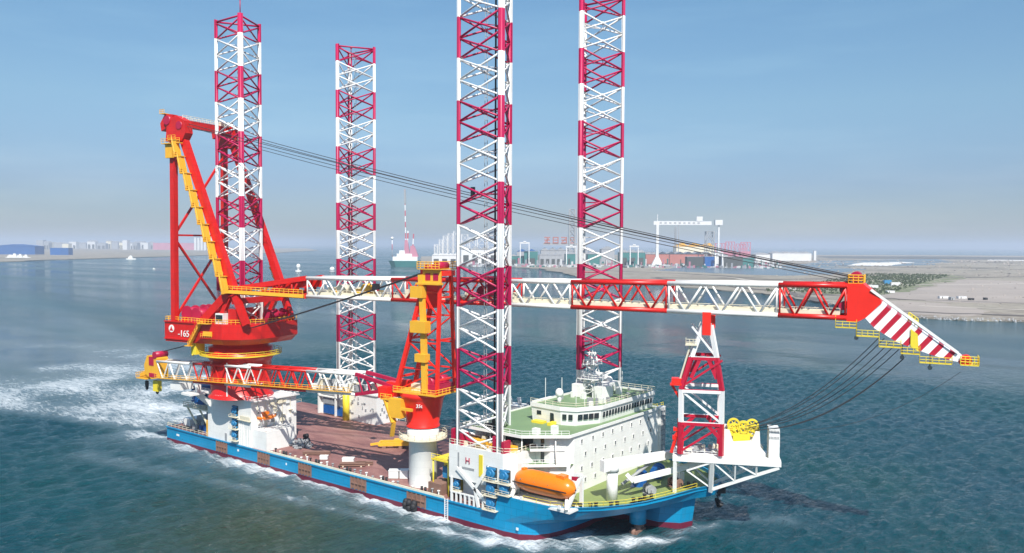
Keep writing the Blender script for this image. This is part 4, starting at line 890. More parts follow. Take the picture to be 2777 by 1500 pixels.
q = MB()    # low coaming and fittings along the starboard deck edge
q.box(-28, 36, -24.95, -24.7, 4.5, 4.95)
q.build('deck_coaming', 'cream', ship)

# ------------------------------------------------------------------ main crane (frame: x along the boom, origin at the leg axis)
CB = 17.3
mc = thing('main_crane', 'huge red pedestal crane with its long red and white lattice boom lowered over the ship', 'crane', (-45.4, -20.9, CB), R(12))
def mb_build(q, name, mat, par): return q.build(name, mat, par, base=CB)
q = MB(); q.lathe((0, 0, 0), [(8.9, 17.3), (8.6, 17.9), (8.2, 18.2), (8.2, 27.2), (8.8, 28.2), (9.6, 28.6), (9.6, 29.4), (8.7, 29.8), (8.7, 31.2), (7.6, 31.4), (7.6, 32.6)], 48)
q.lathe((0, 0, 0), [(8.2, 18.2), (0.1, 18.2)], 48); PD = mb_build(q, 'pedestal', 'red', mc)
q = MB(); q.lathe((0, 0, 0), [(9.3, 28.9), (11.1, 29.1), (11.1, 29.3), (9.3, 29.3)], 40, sm=False)
q.rail([(11.0 * math.cos(2 * math.pi * k / 28), 11.0 * math.sin(2 * math.pi * k / 28), 29.3) for k in range(29)], 1.1, 1.3, .07)
mb_build(q, 'ring_walkway', 'lemon', PD)
q = MB(); q.box(-9.0, -7.2, -9.6, -6.4, 29.3, 32.6); q.beam((-8.6, -9.4, 29), (-10.6, -7.4, 33), .5, .5); mb_build(q, 'access_tower', 'lemon', PD)
q = MB()
for k in range(5): q.beam((-1.2 + k * .6, -8.5, 18.4), (-1.2 + k * .6, -8.5, 18.5), .1, .1)
q.beam((2.6, -8.0, 18.3), (2.6, -8.0, 27.5), .35, .25); mb_build(q, 'cable_tray', 'white', PD)
PL = [(-18.9, -9.8), (-7, -10.2), (-3.5, -11.2), (4, -11.2), (8.6, -9.2), (11.6, -4.5), (12.2, 2.5), (11.4, 10.4), (-6, 10.6), (-18.9, 9.8)]
PB = [(-18.6, -9.8), (-7, -10.2), (-3.5, -9.8), (3.4, -9.8), (7.4, -8), (10, -3.9), (10.6, 2.2), (10.4, 9), (-6, 10.0), (-18.6, 9.4)]
q = MB(); q.prism(PB, 32.6, 34.2, top=PL); q.prism(PL, 34.2, 38.3)
q.beam((-18.9, -9.95, 38.2), (-7, -10.35, 38.2), .3, .4); q.beam((-18.9, -9.95, 33.4), (-7, -10.35, 33.4), .3, .4)
SP = mb_build(q, 'slewing_platform', 'red', mc)
q = MB(); q.rail([(-18.7, 9.6, 38.3), (-18.7, -9.7, 38.3), (-7, -10.1, 38.3), (-3.5, -11.0, 38.3), (4, -11.0, 38.3), (8.5, -9, 38.3), (11.4, -4.4, 38.3), (12, 2.5, 38.3), (11.2, 10.3, 38.3)], 1.2, 1.2, .08)
mb_build(q, 'platform_railing', 'yellow', SP)
q = MB(); q.beam((-8.2, -10.8, 32.2), (-2.8, -11.6, 38.8), .8, .4); q.rail([(-8.6, -11.2, 31.9), (-3, -12.0, 38.6)], 1.1, 1.2, .08); q.box(-3.5, .5, -12.6, -11.2, 38.3, 38.5); q.rail([(-3.5, -12.5, 38.5), (.5, -12.5, 38.5)], 1.2, 1, .07)
q.box(-9.4, -7.6, -11.6, -10.0, 31.8, 32.0); mb_build(q, 'side_stair', 'yellow', SP)
q = MB(); q.box(-2.6, .6, -11.4, -11.2, 34.9, 36.2); q.rail([(-3, -11.9, 34.6), (1, -11.9, 34.6)], 1, .8, .06); mb_build(q, 'name_board', 'yellow', SP)
for o_ in (textmesh('-165', 2.5, 'lettering', 'white', SP, (-11.2, -10.16, 34.95 - CB), (1, -.034, 0), (0, 0, 1)),): pass
q = MB(); q.tube((-16.1, -9.86, 36.2), (-16.1, -9.98, 36.2), 1.05, 20)
EM = mb_build(q, 'emblem', 'white', SP)
q = MB(); q.add([(-16.9, -10.02, 35.6), (-15.3, -10.02, 35.6), (-15.7, -10.02, 36.1), (-16.1, -10.02, 37.0), (-16.5, -10.02, 36.1)], [(0, 1, 2, 3, 4)]); mb_build(q, 'emblem_mark', 'red', EM)
q = MB()       # machinery house, blocks and fences on the platform
q.box(-6.5, 0, -6, 5, 38.3, 41.8); q.box(4.6, 7.4, -9.4, -6.8, 38.3, 42.4); q.box(-17.5, -14, 3, 8, 38.3, 40.2)
q.pieces('machinery_house', 'red', mc, base=CB)
q = MB(); q.box(1.2, 4.0, -10.6, -8.0, 38.3, 41.2); q.box(1.4, 3.8, -10.66, -10.6, 39.2, 40.8, 1); CBN = mb_build(q, 'operator_cab', ['white', 'glass'], mc)
for (x_, y_, r_) in ((-12.6, -4.5, 1.7), (-9.2, -4.5, 1.5), (-12.6, 3.5, 1.7), (8, 5, 1.3)):
    q = MB(); q.tube((x_, y_ - 3, 38.3 + r_ + .4), (x_, y_ + 3, 38.3 + r_ + .4), r_, 18)
    for e in (-3, 0, 3): q.tube((x_, y_ + e - .15, 38.7 + r_), (x_, y_ + e + .15, 38.7 + r_), r_ + .45, 18)
    q.box(x_ - r_, x_ + r_, y_ - 3.6, y_ + 3.6, 38.3, 38.9); mb_build(q, 'winch_drum', 'crimson', mc)
q = MB(); rr = random.Random(2)
for k in range(40): x_ = rr.uniform(-16, 10); y_ = rr.uniform(-9, 8); q.box(x_, x_ + rr.uniform(.3, 1.6), y_, y_ + rr.uniform(.3, 1.4), 38.3, 38.3 + rr.uniform(.4, 1.8), rr.choice([0, 1, 2, 3]))
q.pieces('deck_fitting', ['crimson', 'grey', 'yellow', 'red'], mc, base=CB)
# A-frame
q = MB()
for s_ in (-1, 1):
    y = 9.3 * s_
    q.beam((-15.4, y, 38.3), (-15.2, y, 89), 1.5, 1.5); q.beam((6.8, y, 47.5), (-12.0, y, 90.5), 1.7, 1.9)
    q.beam((6.4, y, 47.8), (-7.0, y, 36.5), 1.9, 2.2); q.beam((6.4, y, 47.8), (10.6, y * .95, 38.3), 1.4, 1.8); q.beam((6.4, y, 47.8), (1, y, 38.3), 1.1, 1.3)
    q.tube((6.4, y - .95, 47.4), (6.4, y + .95, 47.4), 1.5, 14)
    q.plate([(-16.8, 88.2), (-10.6, 88.2), (-9.2, 90.2), (-9.6, 93.6), (-13, 95.2), (-16.2, 94.2)], y - 1.3, y + 1.3)
    q.plate([(-16.2, 92.4), (-18.9, 91.2), (-19.3, 93.4), (-17.4, 95.9), (-14.5, 95.6), (-15, 92.6)], y - .9, y + .9)
q.beam((-12.8, -9.3, 93.2), (-12.8, 9.3, 93.2), 1.9, 2.0); q.beam((-15.3, -9.3, 62.3), (-15.3, 9.3, 62.3), .5, .5)
for (a, b) in ((((-15.3, 9.3, 86)), (-15.3, -9.3, 62.3)), ((-15.3, -9.3, 61.5), (-15.3, 9.3, 39)), ((-15.3, 9.3, 61.5), (-15.3, -9.3, 39))): q.beam(a, b, .55, .55)
q.beam((6.4, -9.3, 44.5), (6.4, 9.3, 44.5), 1.2, 1.6)
AF = mb_build(q, 'a_frame', 'red', mc)
for s_ in (-1, 1):
    q = MB(); q.tube((-16.2, 9.3 * s_ - 1.5, 94.0), (-16.2, 9.3 * s_ + 1.5, 94.0), 1.25, 16); q.tube((-11.6, 9.3 * s_ - 1.5, 92.4), (-11.6, 9.3 * s_ + 1.5, 92.4), 1.1, 16); mb_build(q, 'sheave', 'crimson', AF)
for s_, nm_ in ((-1, 'near'), (1, 'far')):
    q = MB(); y0, y1 = (-11.9, -10.3) if s_ < 0 else (10.3, 11.9)
    A_ = Vector((7.0, 0, 46.6)); B_ = Vector((-12.2, 0, 88.4)); N_ = 9 if s_ < 0 else 3
    if s_ > 0: A_ = Vector((3.0, 0, 53.5)); B_ = Vector((6.4, 0, 46))
    for k in range(N_):
        p0 = A_.lerp(B_, k / N_); p1 = A_.lerp(B_, (k + 1) / N_); off = Vector((-1.3, 0, -.5))
        q.box(p1.x - 2.3, p1.x + .5, y0, y1, p1.z - .1, p1.z + .1); q.beam(p0 + Vector((-1.6, (y0 + y1) / 2, 0)), p1 + Vector((-.6, (y0 + y1) / 2, 0)), 1.3, 1.5)
        q.rail([(p0.x - 1.9, y0, p0.z), (p1.x - 1.0, y0, p1.z)], 1.1, 1.4, .08)
        q.rail([(p1.x - 2.3, y0, p1.z + .1), (p1.x + .5, y0, p1.z + .1)], 1.1, 1.2, .07)
    if s_ < 0: q.box(-17.4, -10.4, -11.6, -10.5, 87.4, 87.6); q.rail([(-17.4, -11.6, 87.6), (-10.4, -11.6, 87.6)], 1.2, 1.2, .08); q.box(-16.6, -14, -11, -10.1, 83.6, 87.4); q.box(-18.6, -16.8, -11, -8.2, 95.8, 96.0); q.rail([(-18.6, -11, 96), (-16.8, -11, 96)], 1, .6, .07)
    mb_build(q, 'stair', 'yellow', AF)
q = MB(); q.rail([(-14.0, -9.3, 94.3), (-14.0, 9.3, 94.3)], 1.0, 1.4, .07); q.rail([(-11.6, -9.3, 94.3), (-11.6, 9.3, 94.3)], 1.0, 1.4, .07); q.box(-14, -11.6, 6, 9.4, 94.2, 95.6); mb_build(q, 'bridge_walkway', 'cream', AF)
# boom
ZB0, ZB1 = 46.2, 46.2
def bz(x): return 51.0 + (x - 26) * 0.0108
def bsec(x0, x1, mat, y=3.3, step=7.6, first=False):
    q = MB(); k = max(1, round((x1 - x0) / step)); d = (x1 - x0) / k
    for s_ in (-1, 1):
        q.tube((x0, s_ * y, bz(x0)), (x1, s_ * y, bz(x1)), .50, 8); q.tube((x0, s_ * y, ZB0), (x1, s_ * y, ZB0), .50, 8)
        for i in range(k):
            a = x0 + i * d; q.tube((a, s_ * y, bz(a)), (a + d / 2, s_ * y, ZB0), .24, 6); q.tube((a + d / 2, s_ * y, ZB0), (a + d, s_ * y, bz(a + d)), .24, 6)
    for z_f in (lambda t: bz(t), lambda t: ZB0):
        for i in range(k):
            a = x0 + i * d; q.tube((a, -y, z_f(a)), (a + d / 2, y, z_f(a + d / 2)), .18, 5); q.tube((a + d / 2, y, z_f(a + d / 2)), (a + d, -y, z_f(a + d)), .18, 5); q.tube((a, -y, z_f(a)), (a, y, z_f(a)), .2, 5)
    for e in (x0 + .3, x1 - .3):
        q.tube((e, -y, ZB0), (e, -y, bz(e)), .2, 6); q.tube((e, y, ZB0), (e, y, bz(e)), .2, 6)
    return q
BM = mb_build(bsec(26.3, 53.2, None), 'boom', 'white', mc)
for (a, b, mm_) in ((53.2, 86.3, 'red'), (86.3, 101.4, 'white'), (101.4, 123.4, 'red'), (123.4, 146, 'white'), (146, 158.8, 'red')):
    mb_build(bsec(a, b, None), 'boom_section', mm_, BM)
q = MB()
for s_ in (-1, 1):
    q.beam((6.4, s_ * 9.2, 47.0), (26.3, s_ * 3.3, ZB0), 1.3, 1.2); q.beam((6.6, s_ * 9.2, 47.9), (26.3, s_ * 3.3, bz(26.3)), 1.2, 1.3)
    for k in range(1, 5):
        t = k / 5; t2 = (k + .5) / 5
        a = Vector((6.4, s_ * 9.2, 47)).lerp(Vector((26.3, s_ * 3.3, ZB0)), t); b = Vector((6.6, s_ * 9.2, 47.9)).lerp(Vector((26.3, s_ * 3.3, bz(26.3))), t); b2 = Vector((6.6, s_ * 9.2, 47.9)).lerp(Vector((26.3, s_ * 3.3, bz(26.3))), t2)
        q.tube(a, b, .3, 6); q.tube(a, b2, .3, 6)
for k in range(1, 6):
    t = k / 5; y = 9.2 + (3.3 - 9.2) * t; x = 6.4 + 19.9 * t; q.tube((x, -y, 47 - .8 * t), (x, y, 47 - .8 * t), .35, 6); q.tube((x, -y, 47.9 + 3.1 * t), (x, y, 47.9 + 3.1 * t), .35, 6)
    if k < 5: y2 = 9.2 - 5.9 * (t + .2); q.tube((x, -y, 47.9 + 3.1 * t), (x + 4, y2, 47.9 + 3.1 * (t + .2)), .3, 6); q.tube((x, y, 47.9 + 3.1 * t), (x + 4, -y2, 47.9 + 3.1 * (t + .2)), .3, 6)
q.plate([(9, 48.1), (26.3, bz(26.3) + .3), (26.3, bz(26.3) - 2.6), (14, 48.2)], -3.0, -2.7) ; q.plate([(9, 48.1), (26.3, bz(26.3) + .3), (26.3, bz(26.3) - 2.6), (14, 48.2)], 2.7, 3.0)
mb_build(q, 'boom_root', 'red', BM)
q = MB(); q.beam((6.0, -10.3, 47.2), (26.3, -4.4, 46.3), 1.0, .9); q.rail([(6, -10.8, 47.6), (26.3, -4.8, 46.8)], 1.1, 1.3, .09); mb_build(q, 'root_walkway', 'yellow', BM)
q = MB(); q.box(26.3, 157.5, -2.9, -2.0, 46.75, 46.87); q.rail([(26.3, -2.9, 46.87), (157.5, -2.9, 46.87)], 1.1, 2.1, .055); q.box(26.3, 157.5, 2.0, 2.9, 46.75, 46.87); q.box(26.3, 157.5, -2.96, -2.9, 46.7, 47.35); q.box(26.3, 157.5, 2.9, 2.96, 46.7, 47.3); mb_build(q, 'boom_walkway', 'cream', BM)
q = MB(); rr = random.Random(9)
for k in range(46):
    x_ = rr.choice([rr.uniform(28, 62), rr.uniform(72, 86), rr.uniform(28, 50)]); y_ = rr.uniform(-2.4, 1.6); q.box(x_, x_ + rr.uniform(.4, 2.6), y_, y_ + rr.uniform(.4, 1.2), 46.9, 46.9 + rr.uniform(.3, 2.1), rr.choice([0, 1, 2, 3]))
q.tube((44, -1.6, 48.4), (44, 1.6, 48.4), 1.5, 16, mi=1); q.tube((36, -1.6, 48.2), (36, 1.6, 48.2), 1.2, 16, mi=0); q.tube((78, -1.6, 48.6), (78, 1.6, 48.6), 1.7, 16, mi=3); q.box(79, 82, -2, 2, 47, 51.4, 3)
q.pieces('machinery_unit', ['cream', 'yellow', 'grey', 'crimson'], BM, base=CB)
q = MB(); q.plate([(158.8, 45.5), (158.8, 52.9), (161.6, 52.9), (164.6, 50.3), (164.9, 49.3), (162.1, 46.3), (160.5, 45.4)], -3.4, 3.4)
HB = mb_build(q, 'boom_head', 'brightred', BM)
q = MB(); q.box(158.9, 161.6, -3, 3, 52.9, 53.0); q.rail([(158.9, 3, 53), (158.9, -3, 53), (161.6, -3, 53), (161.6, 3, 53)], 1.5, .8, .1, rows=3); mb_build(q, 'head_cage', 'yellow', HB)
q = MB(); q.tube((160.2, -2.4, 54.1), (160.2, 2.4, 54.1), 1.05, 16); q.tube((158.2, -2.6, 51.6), (158.2, 2.6, 51.6), .9, 14); q.tube((158.0, -2.6, 48.4), (158.0, 2.6, 48.4), .8, 14); mb_build(q, 'head_sheave', 'crimson', HB)
q = MB(); o8 = [(162.1, 46.3), (164.9, 49.3), (168.6, 46.6), (172.5, 43.7), (176.6, 40.8), (178.6, 39.9), (178.6, 38.6), (176.9, 38.9), (173.2, 39.9), (167.8, 41.9), (163.8, 44.4)]
n8 = len(o8)
def jy(x): return 3.4 - 2.0 * min(1, max(0, (x - 163) / 15))
vv = [(x, -jy(x), z) for x, z in o8] + [(x, jy(x), z) for x, z in o8]
q.add(vv, [tuple(reversed(range(n8))), tuple(range(n8, 2 * n8))] + [(i, (i + 1) % n8, n8 + (i + 1) % n8, n8 + i) for i in range(n8)])
JB = mb_build(q, 'jib', 'jib', mc)
q = MB(); q.beam((163.0, -3.5, 51.8), (178.0, -1.7, 40.4), .35, .5); mb_build(q, 'top_flange', 'white', JB)
q = MB(); q.tube((179.4, -1.3, 39.0), (179.4, 1.3, 39.0), .95, 16); q.box(178.2, 179.2, -1.1, 1.1, 38.3, 39.8); mb_build(q, 'tip_sheave', 'brightred', JB)
q = MB(); q.rail([(178.4, -1.8, 38.3), (181.4, -1.8, 38.3)], 1.5, .7, .08, rows=3); q.rail([(181.4, -1.8, 38.3), (181.4, 1.8, 38.3)], 1.5, .7, .08, rows=3); q.box(178.4, 181.4, -1.8, 1.8, 38.1, 38.3)
for (xa, xb, za) in ((156.8, 160.6, 44.4), (160.6, 164.6, 42.9), (164.6, 168.4, 41.0), (168.4, 171.6, 39.9), (171.6, 177.0, 38.3)):
    y_ = -jy((xa + xb) / 2) - .3; q.box(xa, xb, y_, y_ + 1.6, za - .15, za); q.rail([(xa, y_, za), (xb, y_, za)], 1.1, 1.0, .06, rows=2); q.tube((xa, y_, za), (xa, y_, za + 2.4), .06, 4); q.tube((xb, y_, za), (xb, y_, za + 1.6), .06, 4)
q.rail([(169.6, -2.6, 46.0), (171.2, -2.4, 44.8)], 1.7, .6, .09, rows=3); q.plate([(170.0, 44.6), (171.2, 43.6), (171.4, 40.4), (170.0, 41.3)], -2.75, -2.6)
mb_build(q, 'jib_walkway', 'lemon', JB)
for (x_, z_) in ((160.4, 42.8), (168.6, 39.5), (173.4, 37.8)):
    q = MB(); q.tube((x_, -.25, z_ - .7), (x_, .25, z_ - .7), .42, 12); q.beam((x_, 0, z_ - .7), (x_, 0, z_ + 2), .25, .25); mb_build(q, 'deflector_sheave', 'grey', JB)
def sag(p, q_, s_, r, n=14):
    p = Vector(p); q_ = Vector(q_); m_ = MB(); prev = p
    for k in range(1, n + 1):
        t = k / n; c = p.lerp(q_, t) - Vector((0, 0, 4 * s_ * t * (1 - t))); m_.tube(prev, c, r, 5); prev = c
    return m_
for (y0, z0, y1, z1, r_) in ((9.0, 93.2, 2.6, 54.2, .09), (9.8, 92.4, 3.0, 53.8, .09), (8.0, 90.2, 2.2, 52.8, .08), (-9.2, 93.4, -2.6, 54.2, .09), (-9.8, 92.6, -3.0, 53.6, .08)):
    mb_build(sag((-11.6, y0, z0), (159.6, y1, z1), 1.6, r_, 20), 'pendant_cable', 'cable', mc)
q = MB(); q.box(70.5, 71.5, 6.0, 6.6, 72.0, 74.4); mb_build(q, 'cable_spreader', 'cable', mc)
hx = 38.9
for (x_, z_, y_, xx, zz, s_) in ((164.6, 42.6, -1.2, 139.6, 22.6, 2.6), (165.4, 42.2, .9, 139.8, 22.5, 2.8), (166.4, 41.6, -.4, 140.2, 22.3, 3.0), (167.2, 40.8, 1.2, 140.5, 22.2, 3.1), (168.0, 40.2, .5, 140.8, 22.1, 3.2), (168.8, 38.6, -1.0, 141.2, 22.0, 3.4), (168.9, 38.5, .4, 141.3, 21.9, 3.6)):
    mb_build(sag((x_, y_, z_), (xx, y_ * .6 - .2, zz), s_, .085, 12), 'hoist_cable', 'cable', mc)
mb_build(sag((178.6, -.6, 36.8), (149.0, -.4, 22.8), 3.0, .045, 14), 'tugger_cable', 'cable', mc)

# ------------------------------------------------------------------ auxiliary crane on its white column (frame: x along its boom, y to starboard)
AB = 4.5
ac = thing('auxiliary_crane', 'smaller red and yellow crane on a white column with its boom stowed aft', 'crane', (25, -20, AB), R(186))
def ab(q, name, mat, par): return q.build(name, mat, par, base=AB)
q = MB(); q.lathe((0, 0, 0), [(3.25, 4.5), (3.25, 15.2), (3.7, 15.6), (3.7, 18.2), (0.1, 18.2)], 36); CL = ab(q, 'column', 'white', ac)
q = MB(); q.lathe((0, 0, 0), [(3.7, 15.6), (5.6, 15.6), (5.6, 15.9), (3.7, 15.9)], 28, sm=False)
q.rail([(5.5 * math.cos(2 * math.pi * k / 20), 5.5 * math.sin(2 * math.pi * k / 20), 15.9) for k in range(21)], 1.1, 1.1, .07); ab(q, 'column_walkway', 'cream', CL)
q = MB(); q.lathe((0, 0, 0), [(3.9, 18.2), (3.9, 18.6), (3.7, 18.8), (4.8, 24.8), (5.2, 25.2), (5.2, 26.2), (.1, 26.2)], 36); TU = ab(q, 'slewing_tub', 'brightred', ac)
textmesh('35t', 1.1, 'lettering', 'white', TU, (4.95 * math.cos(R(118)), 4.95 * math.sin(R(118)), 23.6 - AB), (-math.sin(R(118)) * -1 * -1, math.cos(R(118)) * -1 * -1, 0) if False else (-math.sin(R(118)), math.cos(R(118)), 0), (0, 0, 1), .12)
q = MB(); q.box(-7.2, 5.0, -4.8, 4.8, 26.2, 26.5); q.rail([(5, 4.7, 26.5), (-7.1, 4.7, 26.5), (-7.1, -4.7, 26.5), (5, -4.7, 26.5)], 1.1, 1.2, .08)
q.rail([(4.6, 5.4, 19.4), (7.4, 4.6, 24.4)], 1.1, 1, .09); q.beam((4.4, 5.2, 19.3), (7.4, 4.4, 24.3), 1.4, .5); q.beam((4.4, 5.2, 19.3), (5.8, 4.2, 15.8), 1.0, .4); q.box(5, 8.4, 2.6, 5.2, 24.2, 24.5); q.rail([(5, 5.2, 24.5), (8.4, 5.2, 24.5)], 1.1, 1, .08)
q.box(2.0, 5.6, 3.8, 5.6, 20.5, 24.8); q.box(-1, 2.2, 4.9, 5.5, 22.4, 23.0)
ab(q, 'walkways', 'yellow', TU)
q = MB(); q.box(-6.6, -2, -3.4, 3.4, 26.5, 28.6); q.box(-1.4, 1.6, -2.4, 2.4, 26.5, 28.2, 1)
for y_ in (-2, 2): q.tube((-4, y_ - 1.2, 28.9), (-4, y_ + 1.2, 28.9), 1.2, 14, mi=0)
ab(q, 'winch_house', ['crimson', 'cream'], TU)
q = MB(); q.box(7.0, 9.6, 2.2, 4.6, 24.4, 27.0); q.box(9.6, 9.66, 2.5, 4.3, 25.2, 26.8, 1); ab(q, 'operator_cab', ['brightred', 'glass'], ac)
q = MB()
for s_ in (-1, 1):
    y = 3.4 * s_; y2 = 2.0 * s_
    q.beam((5.2, y, 26.4), (-2.6, y2, 53.6), .8, .9); q.beam((-6.6, y, 26.4), (-6.4, y2, 53.6), .7, .7)
    for k, t in enumerate((.2, .42, .64, .84)):
        a = Vector((5.2, y, 26.4)).lerp(Vector((-2.6, y2, 53.6)), t); b = Vector((-6.6, y, 26.4)).lerp(Vector((-6.4, y2, 53.6)), t); q.beam(a, b, .35, .35)
        t2 = max(0, t - .21); a2 = Vector((5.2, y, 26.4)).lerp(Vector((-2.6, y2, 53.6)), t2); q.beam(a2 if k % 2 == 0 else a, b if k % 2 == 0 else Vector((-6.6, y, 26.4)).lerp(Vector((-6.4, y2, 53.6)), t2), .3, .3)
for t in (.12, .45, .8):
    a = Vector((-6.6, 3.4, 26.4)).lerp(Vector((-6.4, 2, 53.6)), t); q.beam(a, (a.x, -a.y, a.z), .4, .4); a = Vector((5.2, 3.4, 26.4)).lerp(Vector((-2.6, 2, 53.6)), t); q.beam(a, (a.x, -a.y, a.z), .5, .5)
q.box(-2.9, -.9, -2.2, 2.2, 45.5, 54.6); q.box(-7.4, -1.6, -2.3, 2.3, 53.0, 54.2)
AF2 = ab(q, 'a_frame', 'brightred', ac)
q = MB()
q.beam((-3.4, 3.6, 26.6), (-2.6, 3.2, 42), .9, 1.3); q.beam((-2.6, 3.2, 42), (-1.6, 2.8, 53.2), .9, 1.2); q.box(-4.2, .2, 2.6, 4.6, 40.2, 42.8); q.box(-4.0, -1, 2.6, 4.4, 33.6, 35.4); q.box(-2.8, .6, 2.4, 4.0, 48.0, 50.6)
q.box(-7.2, -.6, 1.9, 3.6, 51.0, 51.4); q.box(-7.0, -2.0, 2.3, 2.7, 51.4, 54.6); q.rail([(-7.2, 3.5, 54.6), (-1, 3.5, 54.6)], 1.5, .9, .1, rows=3); q.rail([(-7.2, -3, 54.6), (-1, -3, 54.6)], 1.5, .9, .1, rows=3); q.box(-7.2, -1, -3, 3.5, 54.4, 54.6)
ab(q, 'mast_stair', 'yellow', AF2)
q = MB(); q.box(-6.4, -5.0, 2.7, 2.8, 52.0, 53.6); q.box(-4.2, -2.8, 2.7, 2.8, 52.0, 53.6); q.pieces('mast_opening', 'crimson', AF2, base=AB) if True else ab(q, 'mast_opening', 'crimson', AF2)
q = MB(); q.tube((-5.2, -1.9, 55.2), (-5.2, 1.9, 55.2), .9, 14); q.tube((-2.4, -1.6, 54.8), (-2.4, 1.6, 54.8), .8, 14); ab(q, 'sheave', 'crimson', AF2)
def az(x): return 23.8 - (x - 19) * 0.043
def at_(x): return 28.7 - (x - 19) * 0.039
def asec(x0, x1, y=1.9, step=5.2):
    q = MB(); k = max(1, round((x1 - x0) / step)); d = (x1 - x0) / k
    for s_ in (-1, 1):
        q.tube((x0, s_ * y, at_(x0)), (x1, s_ * y, at_(x1)), .36, 7); q.tube((x0, s_ * y, az(x0)), (x1, s_ * y, az(x1)), .36, 7)
        for i in range(k): a = x0 + i * d; q.tube((a, s_ * y, at_(a)), (a + d / 2, s_ * y, az(a + d / 2)), .2, 5); q.tube((a + d / 2, s_ * y, az(a + d / 2)), (a + d, s_ * y, at_(a + d)), .2, 5)
    for f_ in (at_, az):
        for i in range(k): a = x0 + i * d; q.tube((a, -y, f_(a)), (a + d / 2, y, f_(a + d / 2)), .14, 5); q.tube((a + d / 2, y, f_(a + d / 2)), (a + d, -y, f_(a + d)), .14, 5)
    return q
B2 = ab(asec(35.6, 56), 'boom', 'red', ac)
for (a, b, mm_) in ((19, 35.6, 'white'), (56, 66.5, 'white'), (66.5, 80, 'red'), (80, 96.5, 'white')): ab(asec(a, b), 'boom_section', mm_, B2)
q = MB()
for s_ in (-1, 1): q.beam((6.2, s_ * 2.6, 26.4), (19, s_ * 1.9, az(19)), .7, .8); q.beam((6.2, s_ * 2.6, 26.9), (19, s_ * 1.9, at_(19)), .7, .8)
for k in range(1, 5): t = k / 5; x = 6.2 + 12.8 * t; q.tube((x, -2.3, 26.4 - 2.6 * t), (x, 2.3, 26.9 + 1.8 * t), .2, 5); q.tube((x, 2.3, 26.4 - 2.6 * t), (x + 1.5, 2.3, 26.9 + 1.8 * t), .2, 5)
ab(q, 'boom_root', 'pink' if False else 'crimson', B2)
q = MB(); q.box(5.6, 8.8, -3.1, -1.6, 25.0, 28.0); q.box(5.6, 8.8, 1.0, 2.6, 24.6, 28.0); q.pieces('boom_pivot', 'brightred', B2, base=AB)
q = MB()
q.add([(20, 2.3, az(20) + .5), (96, 2.3, az(96) + .5), (96, 3.1, az(96) + .5), (20, 3.1, az(20) + .5), (20, 2.3, az(20) + .65), (96, 2.3, az(96) + .65), (96, 3.1, az(96) + .65), (20, 3.1, az(20) + .65)], [(3, 2, 1, 0), (4, 5, 6, 7), (0, 1, 5, 4), (1, 2, 6, 5), (2, 3, 7, 6), (3, 0, 4, 7)])
q.rail([(20, 3.1, az(20) + .6), (96, 3.1, az(96) + .6)], 1.1, 2, .06)
ab(q, 'boom_walkway', 'yellow', B2)
q = MB(); rr = random.Random(12)
for k in range(18): x_ = rr.uniform(9, 34); q.box(x_, x_ + rr.uniform(.4, 1.6), -1.4, 1.4, az(x_) + .6, az(x_) + rr.uniform(1, 3), rr.choice([0, 1, 2]))
q.pieces('machinery_unit', ['cream', 'white', 'grey'], B2, base=AB)
q = MB(); q.plate([(96.5, 26.4), (96.5, 20.6), (99.4, 20.2), (102.6, 21.6), (102.8, 24.2), (101.4, 27.0), (98, 27.4)], -1.8, 1.8)
q.rail([(102.4, 2.2, 21.0), (106.2, 2.2, 20.2)], 1.4, .9, .09); q.box(101.5, 106.2, -2, 2.2, 19.9, 20.2); q.plate([(101.5, 20.4), (106, 20.2), (105.6, 21.4), (102.4, 22.6)], -1.2, 1.2)
B3 = ab(q, 'boom_head', 'yellow', B2)
q = MB(); q.tube((97.6, -2.0, 27.4), (97.6, 2.0, 27.4), 1.0, 14); q.box(98.2, 100.4, 1.8, 1.9, 24.2, 26.8); q.box(97, 100.4, 1.8, 1.9, 20.8, 22.0); ab(q, 'head_sheave', 'crimson', B3)
q = MB(); q.beam((84, 0, 20.2), (88.5, 0, 17.0), 1.2, 3.6) if False else q.box(85.5, 90.0, -2.2, 2.2, 18.2, 20.2); q.box(84.6, 86.2, -2, 2, 9.0, 17.8) if False else None
ab(q, 'boom_saddle', 'white', B2)
for k, (x_, z0, z1, mm_) in enumerate(((99.2, 20.4, 16.0, 'lemon'), (104.2, 20.0, 16.8, 'dark'))):
    q = MB(); q.tube((x_, 0, z0), (x_, 0, z1 + 1.6), .1, 5, mi=1); q.beam((x_, 0, z1 + 3.6 if k == 0 else z1 + 2.2), (x_, 0, z1 + .4), 1.4 if k == 0 else .7, 2.2 if k == 0 else .8); q.lathe((x_, 0, 0), [(.3, z1 + .5), (.5, z1), (.2, z1 - .5)], 8, mi=1)
    ab(q, 'hook_block', [mm_, 'dark'], B2)
for (y0, y1) in ((-1.8, -1.7), (-1.2, -1.3), (-.6, -.9), (0.2, -.5)):
    ab(sag((-5.2, y0, 55.2), (97.6, y1, 28.2), 1.0, .075, 10), 'pendant_cable', 'cable', ac)
q = MB(); q.box(13.5, 15.0, -.6, .6, 49.2, 50.6); ab(q, 'cable_spreader', 'dark', ac)
# cradle carrying the stowed boom, standing on the aft house
q = MB(); q.beam((-55.5, -28.2, 17.2), (-55.5, -28.2, 20.0), 1.2, 1.2); q.beam((-55.5, -24.5, 14), (-55.5, -28.4, 17.4), 1.1, 1.4); q.box(-58.5, -54, -31.6, -24.4, 17.3, 17.9)
q.build('boom_cradle', 'white', ship)

